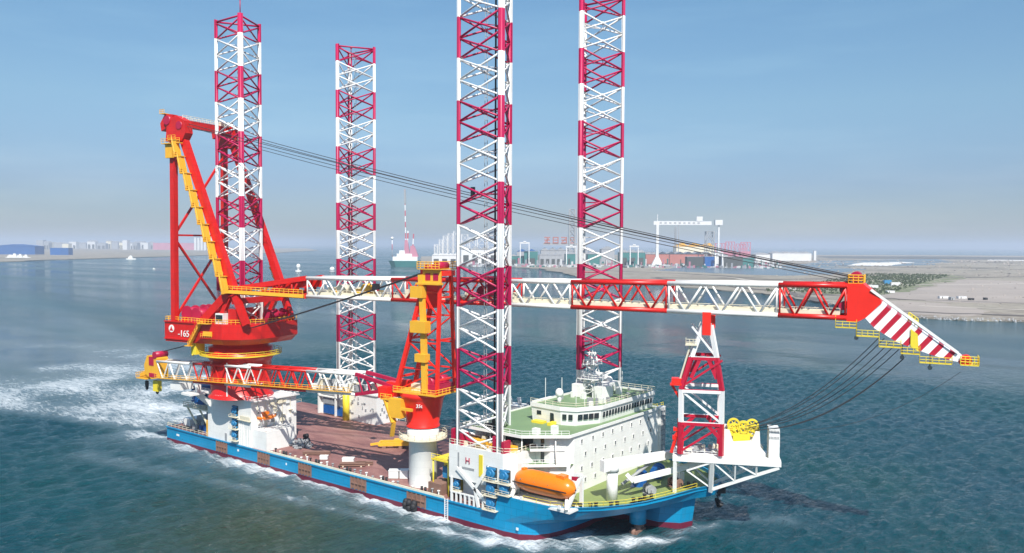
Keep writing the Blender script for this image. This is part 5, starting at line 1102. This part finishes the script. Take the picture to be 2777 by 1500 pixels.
# ------------------------------------------------------------------ cargo and gear standing on the main deck
Z0 = 4.5
t_ = thing('scrap_heap', 'grey heap of rigging and nets against the aft deckhouse corner', 'heap', (-25.6, -15.2, Z0)); q = MB(); rr = random.Random(31)
for k in range(70):
    a = rr.uniform(0, 6.28); d_ = rr.uniform(0, 2.9); h_ = max(.2, 2.0 - .6 * d_); x_, y_, z_ = d_ * math.cos(a), d_ * math.sin(a), rr.uniform(0.1, h_); b = rr.uniform(0, 6.28)
    q.beam((x_, y_, z_), (x_ + 1.3 * math.cos(b), y_ + 1.3 * math.sin(b), z_ + rr.uniform(-.3, .5)), rr.uniform(.25, .8), rr.uniform(.2, .6))
q.build('rigging', 'grey', t_)
q = MB(); q.tube((-1.5, 1.8, 0.9), (-1.5, 3.2, .9), .9, 12); q.tube((-1.5, 1.8, 2.3), (-1.5, 3.0, 2.3), .6, 12); q.build('cable_reel', 'dark', t_)
def beam_stack(x, y, L, rz, label, k=3):
    t_ = thing('steel_beam_stack', label, 'beams', (x, y, Z0), rz, 'steel beams on the deck')
    for i in range(k): 
        q = MB(); e = (i - 1) * .7; q.box(-L / 2, L / 2, e - .25, e + .25, 0.25, .33); q.box(-L / 2, L / 2, e - .25, e + .25, .75, .83); q.box(-L / 2, L / 2, e - .04, e + .04, .33, .75); q.build('steel_beam', 'steelbrown', t_)
    q = MB(); q.box(-L / 2 + .8, -L / 2 + 1.1, -1.2, 1.2, 0, .25); q.box(L / 2 - 1.1, L / 2 - .8, -1.2, 1.2, 0, .25); q.build('timber', 'cream', t_)
beam_stack(-15.6, -18.3, 7.0, R(38), 'brown steel beams lying nearest the aft deckhouse')
beam_stack(0.4, -19.8, 6.4, R(40), 'brown steel beams lying before the white column crane')
beam_stack(1.6, -17.0, 4.4, R(40), 'short brown beams lying behind the longer beam stack', 2)
def white_unit(x, y, sx_, sy_, h, label):
    t_ = thing('white_locker', label, 'locker', (x, y, Z0), R(38), 'white lockers along the starboard deck')
    q = MB(); q.box(-sx_ / 2, sx_ / 2, -sy_ / 2, sy_ / 2, 0.12, h); q.box(-sx_ / 2 - .08, sx_ / 2 + .08, -sy_ / 2 - .08, sy_ / 2 + .08, h, h + .12); q.build('casing', 'white', t_)
    q = MB(); q.box(-sx_ / 2 + .1, -sx_ / 2 + .4, -sy_ / 2 + .1, sy_ / 2 - .1, 0, .12); q.box(sx_ / 2 - .4, sx_ / 2 - .1, -sy_ / 2 + .1, sy_ / 2 - .1, 0, .12); q.build('skid', 'dark', t_)
white_unit(-10.2, -20.2, 2.0, 1.3, .9, 'smallest white locker beside the brown beams amidships')
white_unit(-3.1, -18.2, 2.9, 1.6, 1.1, 'white locker between the two stacks of brown beams')
white_unit(16.0, -20.6, 2.3, 2.0, 1.8, 'white twin locker nearest the white crane column, aft half'); white_unit(18.0, -19.2, 1.9, 2.0, 1.9, 'white twin locker nearest the white crane column, forward half')
t_ = thing('spreader_frame', 'yellow lifting spreader lying on the brown deck beyond the white column', 'spreader', (-4.2, 1.6, Z0), R(38))
q = MB()
for y_ in (-1.6, 1.6): q.beam((-6, y_, 1.0), (6, y_, 1.3), .5, .9)
for x_ in (-6, -2, 2, 6): q.beam((x_, -1.6, 1.0), (x_, 1.6, 1.0), .5, .6)
q.beam((-6, 0, 1.0), (-8.5, 0, .6), .4, .6); q.box(-2, 3, -1, 1, 1.3, 2.2); q.build('frame', 'yellow', t_)
for x_ in (-4.5, 0, 4.5): q = MB(); q.box(x_ - .5, x_ + .5, -2, 2, 0, .6); q.build('stool', 'steelbrown', t_)
# sea-fastening lugs along the deck edge, each one a small dark fitting
rr = random.Random(77); l0 = None
for k in range(30):
    x_ = -27 + k * 2.1 + rr.uniform(-.5, .5); y_ = -24.2
    if x_ > 36 or rr.random() < .15: continue
    if k % 6 == 3:
        t_ = thing('mooring_bitt', 'dark mooring bitt on the starboard deck edge, %s counted from the aft deckhouse' % ['first', 'second', 'third', 'fourth', 'fifth'][k // 6], 'bitt', (x_, y_, Z0), 0, 'mooring bitts on the starboard deck edge')
        q = MB(); q.box(-1, 1, -.4, .4, 0, .12); q.build('bitt_base', 'dark', t_)
        for e in (-.55, .55): q = MB(); q.cyl((e, 0), .3, .12, 1.15, 10); q.build('post', 'dark', t_)
    else:
        q = MB(); hgt = rr.uniform(.4, 1.1); q.cyl((0, 0), .16, 0, hgt, 8); q.cyl((0, 0), .34, hgt, hgt + .22, 8); q.box(-.3, .3, -.3, .3, 0, .08)
        o = q.build('vent_pipe', rr.choice(['white', 'dark', 'cream', 'grey'])); o.location = (x_, y_, Z0)
        tag(o, 'short capped vent pipe on the starboard deck edge', 'vent pipe', 'vent pipes on the starboard deck edge')

# ------------------------------------------------------------------ across the water. far(t, d): point at bearing tangent t and distance d from the drone
def far(t, d, z=0.0):
    p = Vector((CAM.x, CAM.y, 0)) + d0 * d + r0 * (t * d); return (p.x, p.y, z)
FACE = YAW       # turned so a local +y looks away from the drone
def K(px): return (px - 1287.5) / 2071.0
def hgt(d, py): return 60.05 + (617.5 - py) / 2071.0 * d + (0)
def hall(px0, px1, d, pt, mat, label, cat='warehouse', group='yard buildings on the far quay', depth=60, roof=None, rz=0.0, name='warehouse', base=1.4, kind='gable', bays=5, doors=0):
    """long industrial hall; width and height from its real bearing and distance"""
    W = (px1 - px0) / 2071 * d; H = max(4.0, hgt(d, pt) - base)
    t_ = thing(name, label, cat, far(K((px0 + px1) / 2), d, base), FACE + rz, group)
    q = MB(); q.box(-W / 2, W / 2, 0, depth, 0, H * (.82 if kind == 'gable' else 1)); q.build('wall', mat, t_)
    q = MB(); h0 = H * .82
    if kind == 'gable':
        k = max(1, bays)
        for i in range(k):
            a = -W / 2 + W * i / k; b = a + W / k; c = (a + b) / 2; q.add([(a - .3, -1, h0), (b + .3, -1, h0), (c, -1, H), (a - .3, depth + 1, h0), (b + .3, depth + 1, h0), (c, depth + 1, H)], [(0, 1, 2), (5, 4, 3), (0, 3, 4, 1), (1, 4, 5, 2), (2, 5, 3, 0)])
    else: q.box(-W / 2 - .5, W / 2 + .5, -.5, depth + .5, H, H + .6)
    q.build('roof', roof or 'shedgrey', t_)
    for i in range(doors):
        q = MB(); c = -W / 2 + W * (i + .5) / doors; dw = W / doors * .3; q.box(c - dw, c + dw, -.25, 0, 0, H * .5); q.build('door', 'darkshade', t_)
    return t_
# --- shipyard on the quay, left to right
hall(1086, 1150, 2420, 640, 'shedwhite', 'pale low workshop on the quay left of the near leg', roof='shedwhite', doors=3)
hall(1283, 1318, 2420, 641, 'teal', 'small teal hall at the left end of the quay', doors=2, bays=2)
hall(1318, 1352, 2400, 634, 'teal', 'dark teal hall beside the grey sheds', bays=1, doors=1, kind='flat')
hall(1300, 1350, 2700, 628, 'shedgrey', 'grey blue hall behind the teal halls', bays=2, roof='shedblue')
hall(1356, 1412, 2380, 637, 'shedgrey', 'wide grey shed in the middle of the quay', bays=3, doors=4)
hall(1360, 1440, 2650, 624, 'shedgrey', 'long grey shed behind with the red roof sign', bays=4)
hall(1422, 1450, 2430, 634, 'teal', 'teal hall just left of the far forward leg', bays=1)
hall(1455, 1478, 2700, 622, 'shedgrey', 'tall grey hall seen through the far forward leg', bays=1)
hall(1478, 1512, 2430, 634, 'teal', 'teal hall seen through the lattice of the far forward leg', bays=2)
hall(1512, 1545, 2800, 620, 'shedgrey', 'tall pale shed seen through the right part of the leg', bays=1)
hall(1560, 1622, 2340, 628, 'teal', 'large teal hall right of the far forward leg', bays=3, doors=3)
hall(1624, 1652, 2560, 634, 'shedred', 'pale red shed beside the large teal hall', bays=2)
hall(1655, 1790, 2520, 633, 'shedred', 'long faded red shed below the white gantry crane', bays=6)
hall(1700, 1800, 2900, 611, 'cream', 'cream block of ship sections behind the red shed', bays=3, roof='yellow')
hall(1728, 1768, 2240, 646, 'darkshade', 'low dark shed below the gantry crane', bays=2, depth=30, kind='flat')
hall(1772, 1800, 2250, 645, 'navy', 'low navy shed in the row of dark sheds', bays=2, depth=30, kind='flat')
hall(1814, 1868, 2240, 645, 'darkshade', 'black low shed right of the small white portal', bays=2, depth=30, kind='flat')
hall(1868, 1896, 2240, 647, 'teal', 'grey teal low shed at the right end of the dark sheds', bays=1, depth=30, kind='flat')
hall(1800, 1830, 2480, 636, 'shedwhite', 'white shed with pink steelwork stacked beside it', bays=1)
hall(1900, 1936, 2900, 634, 'shedwhite', 'small white hall right of the pink steelwork', bays=1)
hall(1942, 2040, 3300, 631, 'shedwhite', 'long pale hall at the right end of the yard', bays=4)
hall(2046, 2052, 3400, 629, 'shedwhite', 'narrow pale silo building at the far right of the yard', bays=1, depth=10, kind='flat')
# red roof sign made of heavy glyph strokes
t_ = thing('roof_sign', 'row of big faded red characters standing on the long grey shed roof', 'sign', far(K(1423), 2640, hgt(2640, 612)), FACE)
rr = random.Random(40)
for k in range(5):
    q = MB(); x0 = -70 + k * 27; s_ = 19; v = [(0, 0, 1, 0), (0, .5, 1, .5), (0, 1, 1, 1), (.1, 0, .1, 1), (.9, 0, .9, 1), (.5, 0, .5, 1), (.2, .2, .8, .8)]; rr.shuffle(v)
    for (a, b, c, d_) in v[:5]: q.beam((x0 + a * s_, 0, b * 17), (x0 + c * s_, 0, d_ * 17), 1.5, 3.4)
    q.build('character', 'shedred', t_)
q = MB(); q.box(-74, 66, 1, 2, -8, 0); q.build('sign_frame', 'shedgrey', t_)
# small portal gantries on the quay
def portal(px0, px1, d, pt, label, mat='shedwhite', leg=2.2, base=1.4, group='portal cranes on the far quay'):
    W = (px1 - px0) / 2071 * d; H = hgt(d, pt) - base
    t_ = thing('portal_crane', label, 'gantry crane', far(K((px0 + px1) / 2), d, base), FACE, group)
    q = MB(); q.box(-W / 2 - 2, W / 2 + 2, -2, 2, H - 4, H); q.build('girder', mat, t_)
    for x_ in (-W / 2, W / 2):
        q = MB(); q.beam((x_, -8, 0), (x_, 0, H - 4), leg, leg); q.beam((x_, 8, 0), (x_, 0, H - 4), leg, leg); q.beam((x_, -8, 1), (x_, 8, 1), leg, leg); q.build('leg', mat, t_)
    q = MB(); q.box(-4, 4, -3, 3, H, H + 3.5); q.build('trolley', mat, t_)
portal(1308, 1330, 2380, 611, 'white portal crane standing between the teal halls'); portal(1424, 1448, 2340, 620, 'white portal crane left of the far forward leg')
portal(1584, 1604, 2300, 618, 'thin pale portal crane in front of the large teal hall'); portal(1798, 1816, 2230, 634, 'small white portal crane among the dark sheds', leg=3)
# tall dark jacket tower
def lattice_tower(px0, px1, d, pt, label, mat, name='lattice_tower', cat='tower', base=1.4, r=1.6, taper=.9):
    W = (px1 - px0) / 2071 * d / 2; H = hgt(d, pt) - base; t_ = thing(name, label, cat, far(K((px0 + px1) / 2), d, base), FACE)
    q = MB()
    for (a, b) in ((-1, 0), (1, 0), (-1, 1), (1, 1)): q.beam((a * W, b * 2 * W, 0), (a * W * taper, b * 2 * W, H), r, r)
    q.build('post', mat, t_); q = MB(); k = max(3, int(H / (2.2 * W)))
    for i in range(k):
        z0, z1 = H * i / k, H * (i + 1) / k
        for y_ in (0, 2 * W): q.tube((-W, y_, z0), (W * taper, y_, z1), r * .3, 4); q.tube((W, y_, z0), (-W * taper, y_, z1), r * .3, 4); q.tube((-W, y_, z1), (W, y_, z1), r * .35, 4)
    q.build('bracing', mat, t_); return t_
lattice_tower(1431, 1446, 2500, 528, 'tall dark lattice tower rising left of the far forward leg', 'grey', r=3.2)
lattice_tower(1776, 1796, 2450, 582, 'dark twin lattice frame below the right end of the gantry crane', 'grey', r=2.4)
lattice_tower(1696, 1700, 2700, 570, 'thin grey mast under the girder of the gantry crane', 'shedgrey', r=1)
# goliath gantry crane
D = 2450; gw_ = (1806 - 1652) / 2071 * D; H = hgt(D, 553) - 1.4
t_ = thing('goliath_crane', 'giant white gantry crane with a long girder over the shipyard', 'gantry crane', far(K(1729), D, 1.4), FACE)
q = MB(); q.box(-gw_ / 2 - 12, gw_ / 2 - 22, -3, 3, H - 15, H - 4); q.build('girder', 'shedwhite', t_)
q = MB()
for k in range(9): q.box(-gw_ / 2 + 6 + k * 14, -gw_ / 2 + 13 + k * 14, -3.2, -3.0, H - 12, H - 7)
q.build('girder_lettering', 'shedgrey', t_)
q = MB(); q.beam((-gw_ / 2, 0, 22), (-gw_ / 2, 0, H - 15), 8, 8); q.prism([(-gw_ / 2 - 17, -9), (-gw_ / 2 + 17, -9), (-gw_ / 2 + 17, 9), (-gw_ / 2 - 17, 9)], 0, 26, top=[(-gw_ / 2 - 4, -4), (-gw_ / 2 + 4, -4), (-gw_ / 2 + 4, 4), (-gw_ / 2 - 4, 4)]); q.build('rigid_leg', 'shedwhite', t_)
q = MB(); q.beam((gw_ / 2, 0, 30), (gw_ / 2, 0, H - 8), 4.5, 4.5); q.beam((gw_ / 2 - 12, 0, 0), (gw_ / 2, 0, 36), 3, 3); q.beam((gw_ / 2 + 12, 0, 0), (gw_ / 2, 0, 36), 3, 3); q.box(gw_ / 2 - 12, gw_ / 2 + 10, -7, 7, H - 15, H - 2 + 2); q.build('shear_leg', 'shedwhite', t_)
q = MB(); q.box(24, 42, -4, 4, H - 4, H + 10); q.beam((-gw_ / 2, 0, H - 4), (-gw_ / 2, 0, H + 16), 1.6, 1.6); q.build('trolley', 'shedwhite', t_)
q = MB(); q.beam((-28, -1, H - 15), (-28, -1, 40), 2.2, 2.2); q.build('hoist', 'shedgrey', t_)
# heap of pink-red jacket sections
rr = random.Random(3); i_ = 0
for (p0, p1, d_, pt, nm_) in ((1798, 1822, 2600, 611, 'leftmost'), (1824, 1846, 2620, 607, 'middle'), (1850, 1874, 2600, 612, 'right'), (1862, 1886, 2500, 608, 'rightmost')):
    t_ = thing('jacket_section', 'pink red steel jacket section, %s of the group beside the gantry leg' % nm_, 'steel frame', far(K((p0 + p1) / 2), d_, 20), FACE, 'pink steel sections in the yard')
    W = (p1 - p0) / 2071 * d_; Hh = hgt(d_, pt) - 20; q = MB(); q.box(-W / 2, W / 2, 0, 14, -18.6, Hh * .45)
    for k in range(4): x_ = -W / 2 + W * k / 3; q.beam((x_, 0, 0), (x_, 0, Hh), 2, 2); q.beam((x_, 0, Hh), (x_ + (W / 3 if k < 3 else 0), 0, Hh * .5), 1.2, 1.2) if k < 3 else None
    q.box(-W / 2, W / 2, -1, 1, Hh - 2, Hh); q.build('frame', 'pink', t_)
# conveyor-like row of pale cranes and racks behind the near leg
rr = random.Random(19)
for k, (a, b, pt, d_) in enumerate(((1092, 1100, 618, 2600), (1104, 1112, 606, 2620), (1114, 1124, 596, 2650), (1126, 1138, 590, 2660), (1140, 1152, 584, 2660), (1160, 1176, 592, 2640), (1180, 1196, 600, 2600), (1200, 1222, 594, 2620), (1226, 1246, 602, 2600), (1250, 1266, 597, 2620))):
    t_ = lattice_tower(a, b, d_, pt, 'pale grey lattice frame number %s from the left behind the near forward leg' % ['one', 'two', 'three', 'four', 'five', 'six', 'seven', 'eight', 'nine', 'ten'][k], 'shedwhite', 'fabrication_frame', 'steel frame', r=1.6, taper=1.0); t_['group'] = 'pale frames behind the near leg'
hall(1160, 1275, 2500, 622, 'shedwhite', 'long pale hall seen through the near forward leg', bays=5, doors=5)
# --- green and white jack-up vessel at anchor with its crane
D = 2200; t_ = thing('green_jackup_vessel', 'distant green hulled white ship with a red crane base and striped mast', 'ship', far(K(1016), D, 0), FACE)
u = D / 2071
q = MB(); q.prism([(-32 * u, 4), (-20 * u, -8), (34 * u, -8), (34 * u, 16), (-20 * u, 16)], -2, 16, top=[(-40 * u, 4), (-24 * u, -10), (36 * u, -10), (36 * u, 18), (-24 * u, 18)]); q.build('hull', 'teal', t_)
q = MB(); q.box(-28 * u, 34 * u, -6, 14, 16, 27); q.box(-18 * u, 20 * u, -4, 12, 27, 35); q.prism([(-12 * u, -3), (2 * u, -3), (2 * u, 10), (-12 * u, 10)], 35, 44); q.build('superstructure', 'white', t_)
q = MB(); q.prism([(0 * u, -3), (14 * u, -3), (14 * u, 8), (0 * u, 8)], 35, 72, top=[(2 * u, -2), (9 * u, -2), (9 * u, 6), (2 * u, 6)]); q.prism([(14 * u, -3), (36 * u, -3), (36 * u, 8), (14 * u, 8)], 27, 56, top=[(16 * u, -2), (26 * u, -2), (26 * u, 6), (16 * u, 6)]); q.build('crane_base', 'pink', t_)
q = MB(); q.beam((4 * u, 0, 72), (2 * u, 0, 206), 2.6, 2.6); q.beam((-1 * u, 0, 130), (4 * u, 0, 130), 1, 1); q.beam((7.5 * u, 0, 44), (10 * u, 0, 96), 4, 4, 0); q.beam((22 * u, 0, 50), (24 * u, 0, 88), 3, 3)
q.tube((-30 * u, 0, 27), (-30 * u, 0, 74), 1.0, 6); q.build('mast', 'mast', t_)
q = MB(); q.beam((2.8 * u, 0, 168), (2 * u, 0, 205), 5, 5); q.build('mast_top', 'grey', t_)
q = MB(); q.ball((-30 * u, 0, 76), 4, 10); q.build('mast_dome', 'white', t_)
# --- buoys and small craft
def boat(px, d, L, label, mast=False, hull_mat='white', rz=0.0):
    t_ = thing('small_boat', label, 'boat', far(K(px), d, 0), FACE + rz, 'small craft on the bay')
    q = MB(); q.prism([(-L / 2, -L * .12), (L * .35, -L * .13), (L / 2, 0), (L * .35, L * .13), (-L / 2, L * .12)], -.5, L * .12); q.build('boat_hull', hull_mat, t_)
    q = MB(); q.box(-L * .3, L * .15, -L * .09, L * .09, L * .12, L * .3); q.box(-L * .15, L * .06, -L * .06, L * .06, L * .3, L * .42); q.build('cabin', 'white', t_)
    if mast: q = MB(); q.tube((0, 0, L * .42), (0, 0, L * .8), L * .03, 5); q.build('mast', 'white', t_)
    return t_
boat(330, 3000, 34, 'pale barge close to the left shore'); boat(387, 1900, 7, 'tiny white boat on the open bay left of the crane')
t_ = thing('channel_buoy', 'white tower buoy on the water right of the red crane leg', 'buoy', far(K(750), 1750, 0), FACE)
q = MB(); q.cyl((0, 0), 6.5, -1, 3.4, 16); q.build('float', 'shedwhite', t_)
q = MB(); q.cyl((0, 0), 2.6, 3.4, 9.5, 12, r2=2.0); q.ball((0, 0, 12), 4.6, 12, sz=1.2); q.build('tower', 'white', t_)
t_ = thing('channel_buoy', 'white domed buoy beside the red davit left of the far aft leg', 'buoy', far(K(835), 1750, 0), FACE)
q = MB(); q.cyl((0, 0), 6.5, -1, 3.0, 16); q.build('float', 'shedgrey', t_); q = MB(); q.ball((0, 0, 6.5), 5.5, 12, sz=.9); q.build('tower', 'white', t_)
q = MB(); 
# --- far left shore
rr = random.Random(50)
t_ = hall(-20, 88, 4000, 622, 'shedblue', 'large dark blue hall at the left edge of the shore', 'hall', 'buildings on the left shore', 80, 'shedblue', bays=1, base=1.8)
hall(126, 152, 3900, 631, 'navy', 'small navy shed right of the large blue hall', 'shed', 'buildings on the left shore', 40, 'navy', bays=1, kind='flat', base=1.8)
hall(152, 172, 3900, 631, 'shedblue', 'small blue shed next to the navy shed', 'shed', 'buildings on the left shore', 40, 'shedblue', bays=1, kind='flat', base=1.8)
cols = ['shedwhite', 'shedgrey', 'shedwhite', 'shedgrey', 'cream']
words = ['first', 'second', 'third', 'fourth', 'fifth', 'sixth', 'seventh', 'eighth', 'ninth', 'tenth', 'eleventh', 'twelfth', 'thirteenth', 'fourteenth', 'fifteenth', 'sixteenth', 'seventeenth', 'eighteenth', 'nineteenth', 'twentieth', 'twenty-first', 'twenty-second', 'twenty-third', 'twenty-fourth']
x_ = 92
for k in range(22):
    W = rr.uniform(9, 24); pt = rr.uniform(609, 618); c = rr.choice(cols); kd = 'gable' if rr.random() < .5 else 'flat'
    hall(x_, x_ + W, rr.uniform(7000, 8600), pt, c, '%s building of the far left shore row counted from the blue hall' % words[k], 'building', 'row of buildings along the far left shore', 60, 'shedgrey' if kd == 'gable' else c, bays=rr.choice([1, 2]), kind=kd, name='shore_building', base=1.8, doors=rr.choice([0, 2]))
    x_ += W + rr.uniform(-1, 4)
    if x_ > 400: break
hall(385, 540, 7200, 617, 'pink', 'long pink red shed behind the crane post', 'shed', 'row of buildings along the far left shore', 60, 'pink', bays=1, base=1.8, kind='flat')
for k in range(6): hall(488 + k * 8, 494 + k * 8, 6800, 603 + (k % 2), 'shedwhite', '%s pale silo of the row behind the crane, from the left' % words[k], 'silo', 'row of silos on the far left shore', 20, 'shedwhite', bays=1, base=1.8, kind='flat', name='silo')
# boats pulled up before the blue hall
for k, (px, L) in enumerate(((26, 26), (38, 34), (52, 30), (66, 26))): boat(px, 3150, L * 1.25, 'white boat moored below the large blue hall, %s from the left' % words[k])
# --- low things on the flats at right
rr = random.Random(61)
def ctn(px, py, W, Hh, mat, label, cat='shed'):
    d_ = 58.6 * 2071 / (py - 617.5); t_ = thing('site_hut', label, cat, far(K(px), d_, 1.6), FACE + rr.uniform(-.1, .3), 'huts and plant on the tidal flats')
    q = MB(); q.box(-W / 2, W / 2, -2, 2, 0.2, Hh); q.box(-W / 2 - .1, W / 2 + .1, -2.1, 2.1, Hh, Hh + .2); q.build('wall', mat, t_)
    q = MB(); q.box(-W / 4, -W / 4 + 1, -2.06, -2.0, .2, 2.2); q.build('door', 'darkshade', t_)
ctn(2374, 748, 11, 2.6, 'shedwhite', 'long white hut at the left of the plant on the pale flats'); ctn(2420, 748, 10, 2.5, 'shedwhite', 'long white hut in the middle of the pale flats'); ctn(2395, 752, 5, 3.2, 'grey', 'dark excavator sized unit between the two white huts', 'plant'); ctn(2444, 752, 5, 2.2, 'dark', 'dark unit right of the white huts', 'plant'); ctn(2480, 751, 3, 2.4, 'dark', 'small dark unit farthest right on the flats', 'plant')
ctn(2232, 712, 12, 6, 'gearblue', 'blue roofed hut behind the crane boom head'); ctn(2252, 716, 14, 5, 'shedwhite', 'white hut beside the blue hut behind the boom head'); ctn(2196, 722, 14, 4, 'shedwhite', 'white hut left of the blue hut'); ctn(2240, 735, 10, 3, 'shedwhite', 'low white hut on the track before the blue hut')
# stacked plates, blocks and vehicles crowding the yard, and pools and spoil on the flats: too many to count
q = MB(); rr = random.Random(90)
for k in range(900):
    t = K(rr.uniform(1150, 1960)); dd = rr.uniform(2180, 2900) if rr.random() < .6 else rr.uniform(2150, 2350); x_, y_, _ = far(t, dd, 0); s_ = rr.uniform(1.5, 9); h_ = rr.uniform(1, 7) if rr.random() < .85 else rr.uniform(8, 22)
    if h_ > 8: s_ = rr.uniform(.8, 2.5)
    q.box(x_, x_ + s_, y_, y_ + rr.uniform(1.5, 9), 1.4, 1.4 + h_, rr.choice([0, 0, 1, 1, 2, 3, 4]))
o = q.build('yard_clutter', ['shedgrey', 'shedwhite', 'pink', 'darkshade', 'teal']); o['kind'] = 'stuff'
q = MB()
for k in range(700):
    t = K(rr.uniform(1950, 2700)); dd = rr.uniform(760, 3600) ** 1.0; x_, y_, _ = far(t, dd, 0); s_ = rr.uniform(.8, 3.2) * (dd / 1500); 
    q.add([(x_ - s_, y_, 1.6), (x_, y_ - s_ * .7, 1.6), (x_ + s_, y_ + .2, 1.6), (x_, y_ + s_, 1.6), (x_, y_, 1.6 + s_ * rr.uniform(.3, .8))], [(0, 1, 4), (1, 2, 4), (2, 3, 4), (3, 0, 4)], rr.choice([0, 1, 2]))
o = q.build('spoil_mounds', ['dark mud', 'pale sand', 'tidal flat']); o['kind'] = 'stuff'
# scattered scrub on the flats
q = MB(); rr = random.Random(71)
poly = [(-215, 920), (-111, 870), (-92, 1003), (-136, 1631), (-287, 1595)]
for k in range(2600):
    t = rr.random(); x_ = -190 + rr.uniform(-60, 90); y_ = rr.uniform(880, 1750); x_ -= (y_ - 900) * .09
    r_ = rr.uniform(.7, 2.4); a = rr.uniform(0, 6.28)
    for j in range(3):
        b = a + j * 2.1; q.add([(x_ + r_ * math.cos(b), y_ + r_ * math.sin(b), 1.5), (x_ - r_ * .6 * math.cos(b), y_ - r_ * .6 * math.sin(b), 1.5 + r_ * .4), (x_ + r_ * .4 * math.cos(b + 1.3), y_ + r_ * .4 * math.sin(b + 1.3), 1.5 + r_ * rr.uniform(.8, 1.5))], [(0, 1, 2)])
MT['shrub'] = plain('shrub leaves', (0.06, 0.085, 0.03), .9)
o = q.build('scrub', 'shrub'); o['kind'] = 'stuff'
# stones and rubble along the near shore
q = MB(); rr = random.Random(73)
sh = [(-225, 880), (-100, 709), (-40, 623), (8, 596), (42, 601), (92, 626), (157, 664)]
for a, b in zip(sh[:-1], sh[1:]):
    for k in range(150):
        t = rr.random(); x_ = a[0] + (b[0] - a[0]) * t + rr.uniform(-6, 9); y_ = a[1] + (b[1] - a[1]) * t + rr.uniform(-5, 12); s_ = rr.uniform(.3, 1.4); z_ = rr.uniform(.2, 1.5)
        q.add([(x_ - s_, y_, z_ - .4), (x_, y_ - s_ * .8, z_ - .4), (x_ + s_, y_ + .2, z_ - .4), (x_, y_ + s_, z_ - .4), (x_, y_, z_ + s_ * .7)], [(0, 1, 4), (1, 2, 4), (2, 3, 4), (3, 0, 4)])
o = q.build('shore_rubble', 'grey'); o['kind'] = 'stuff'
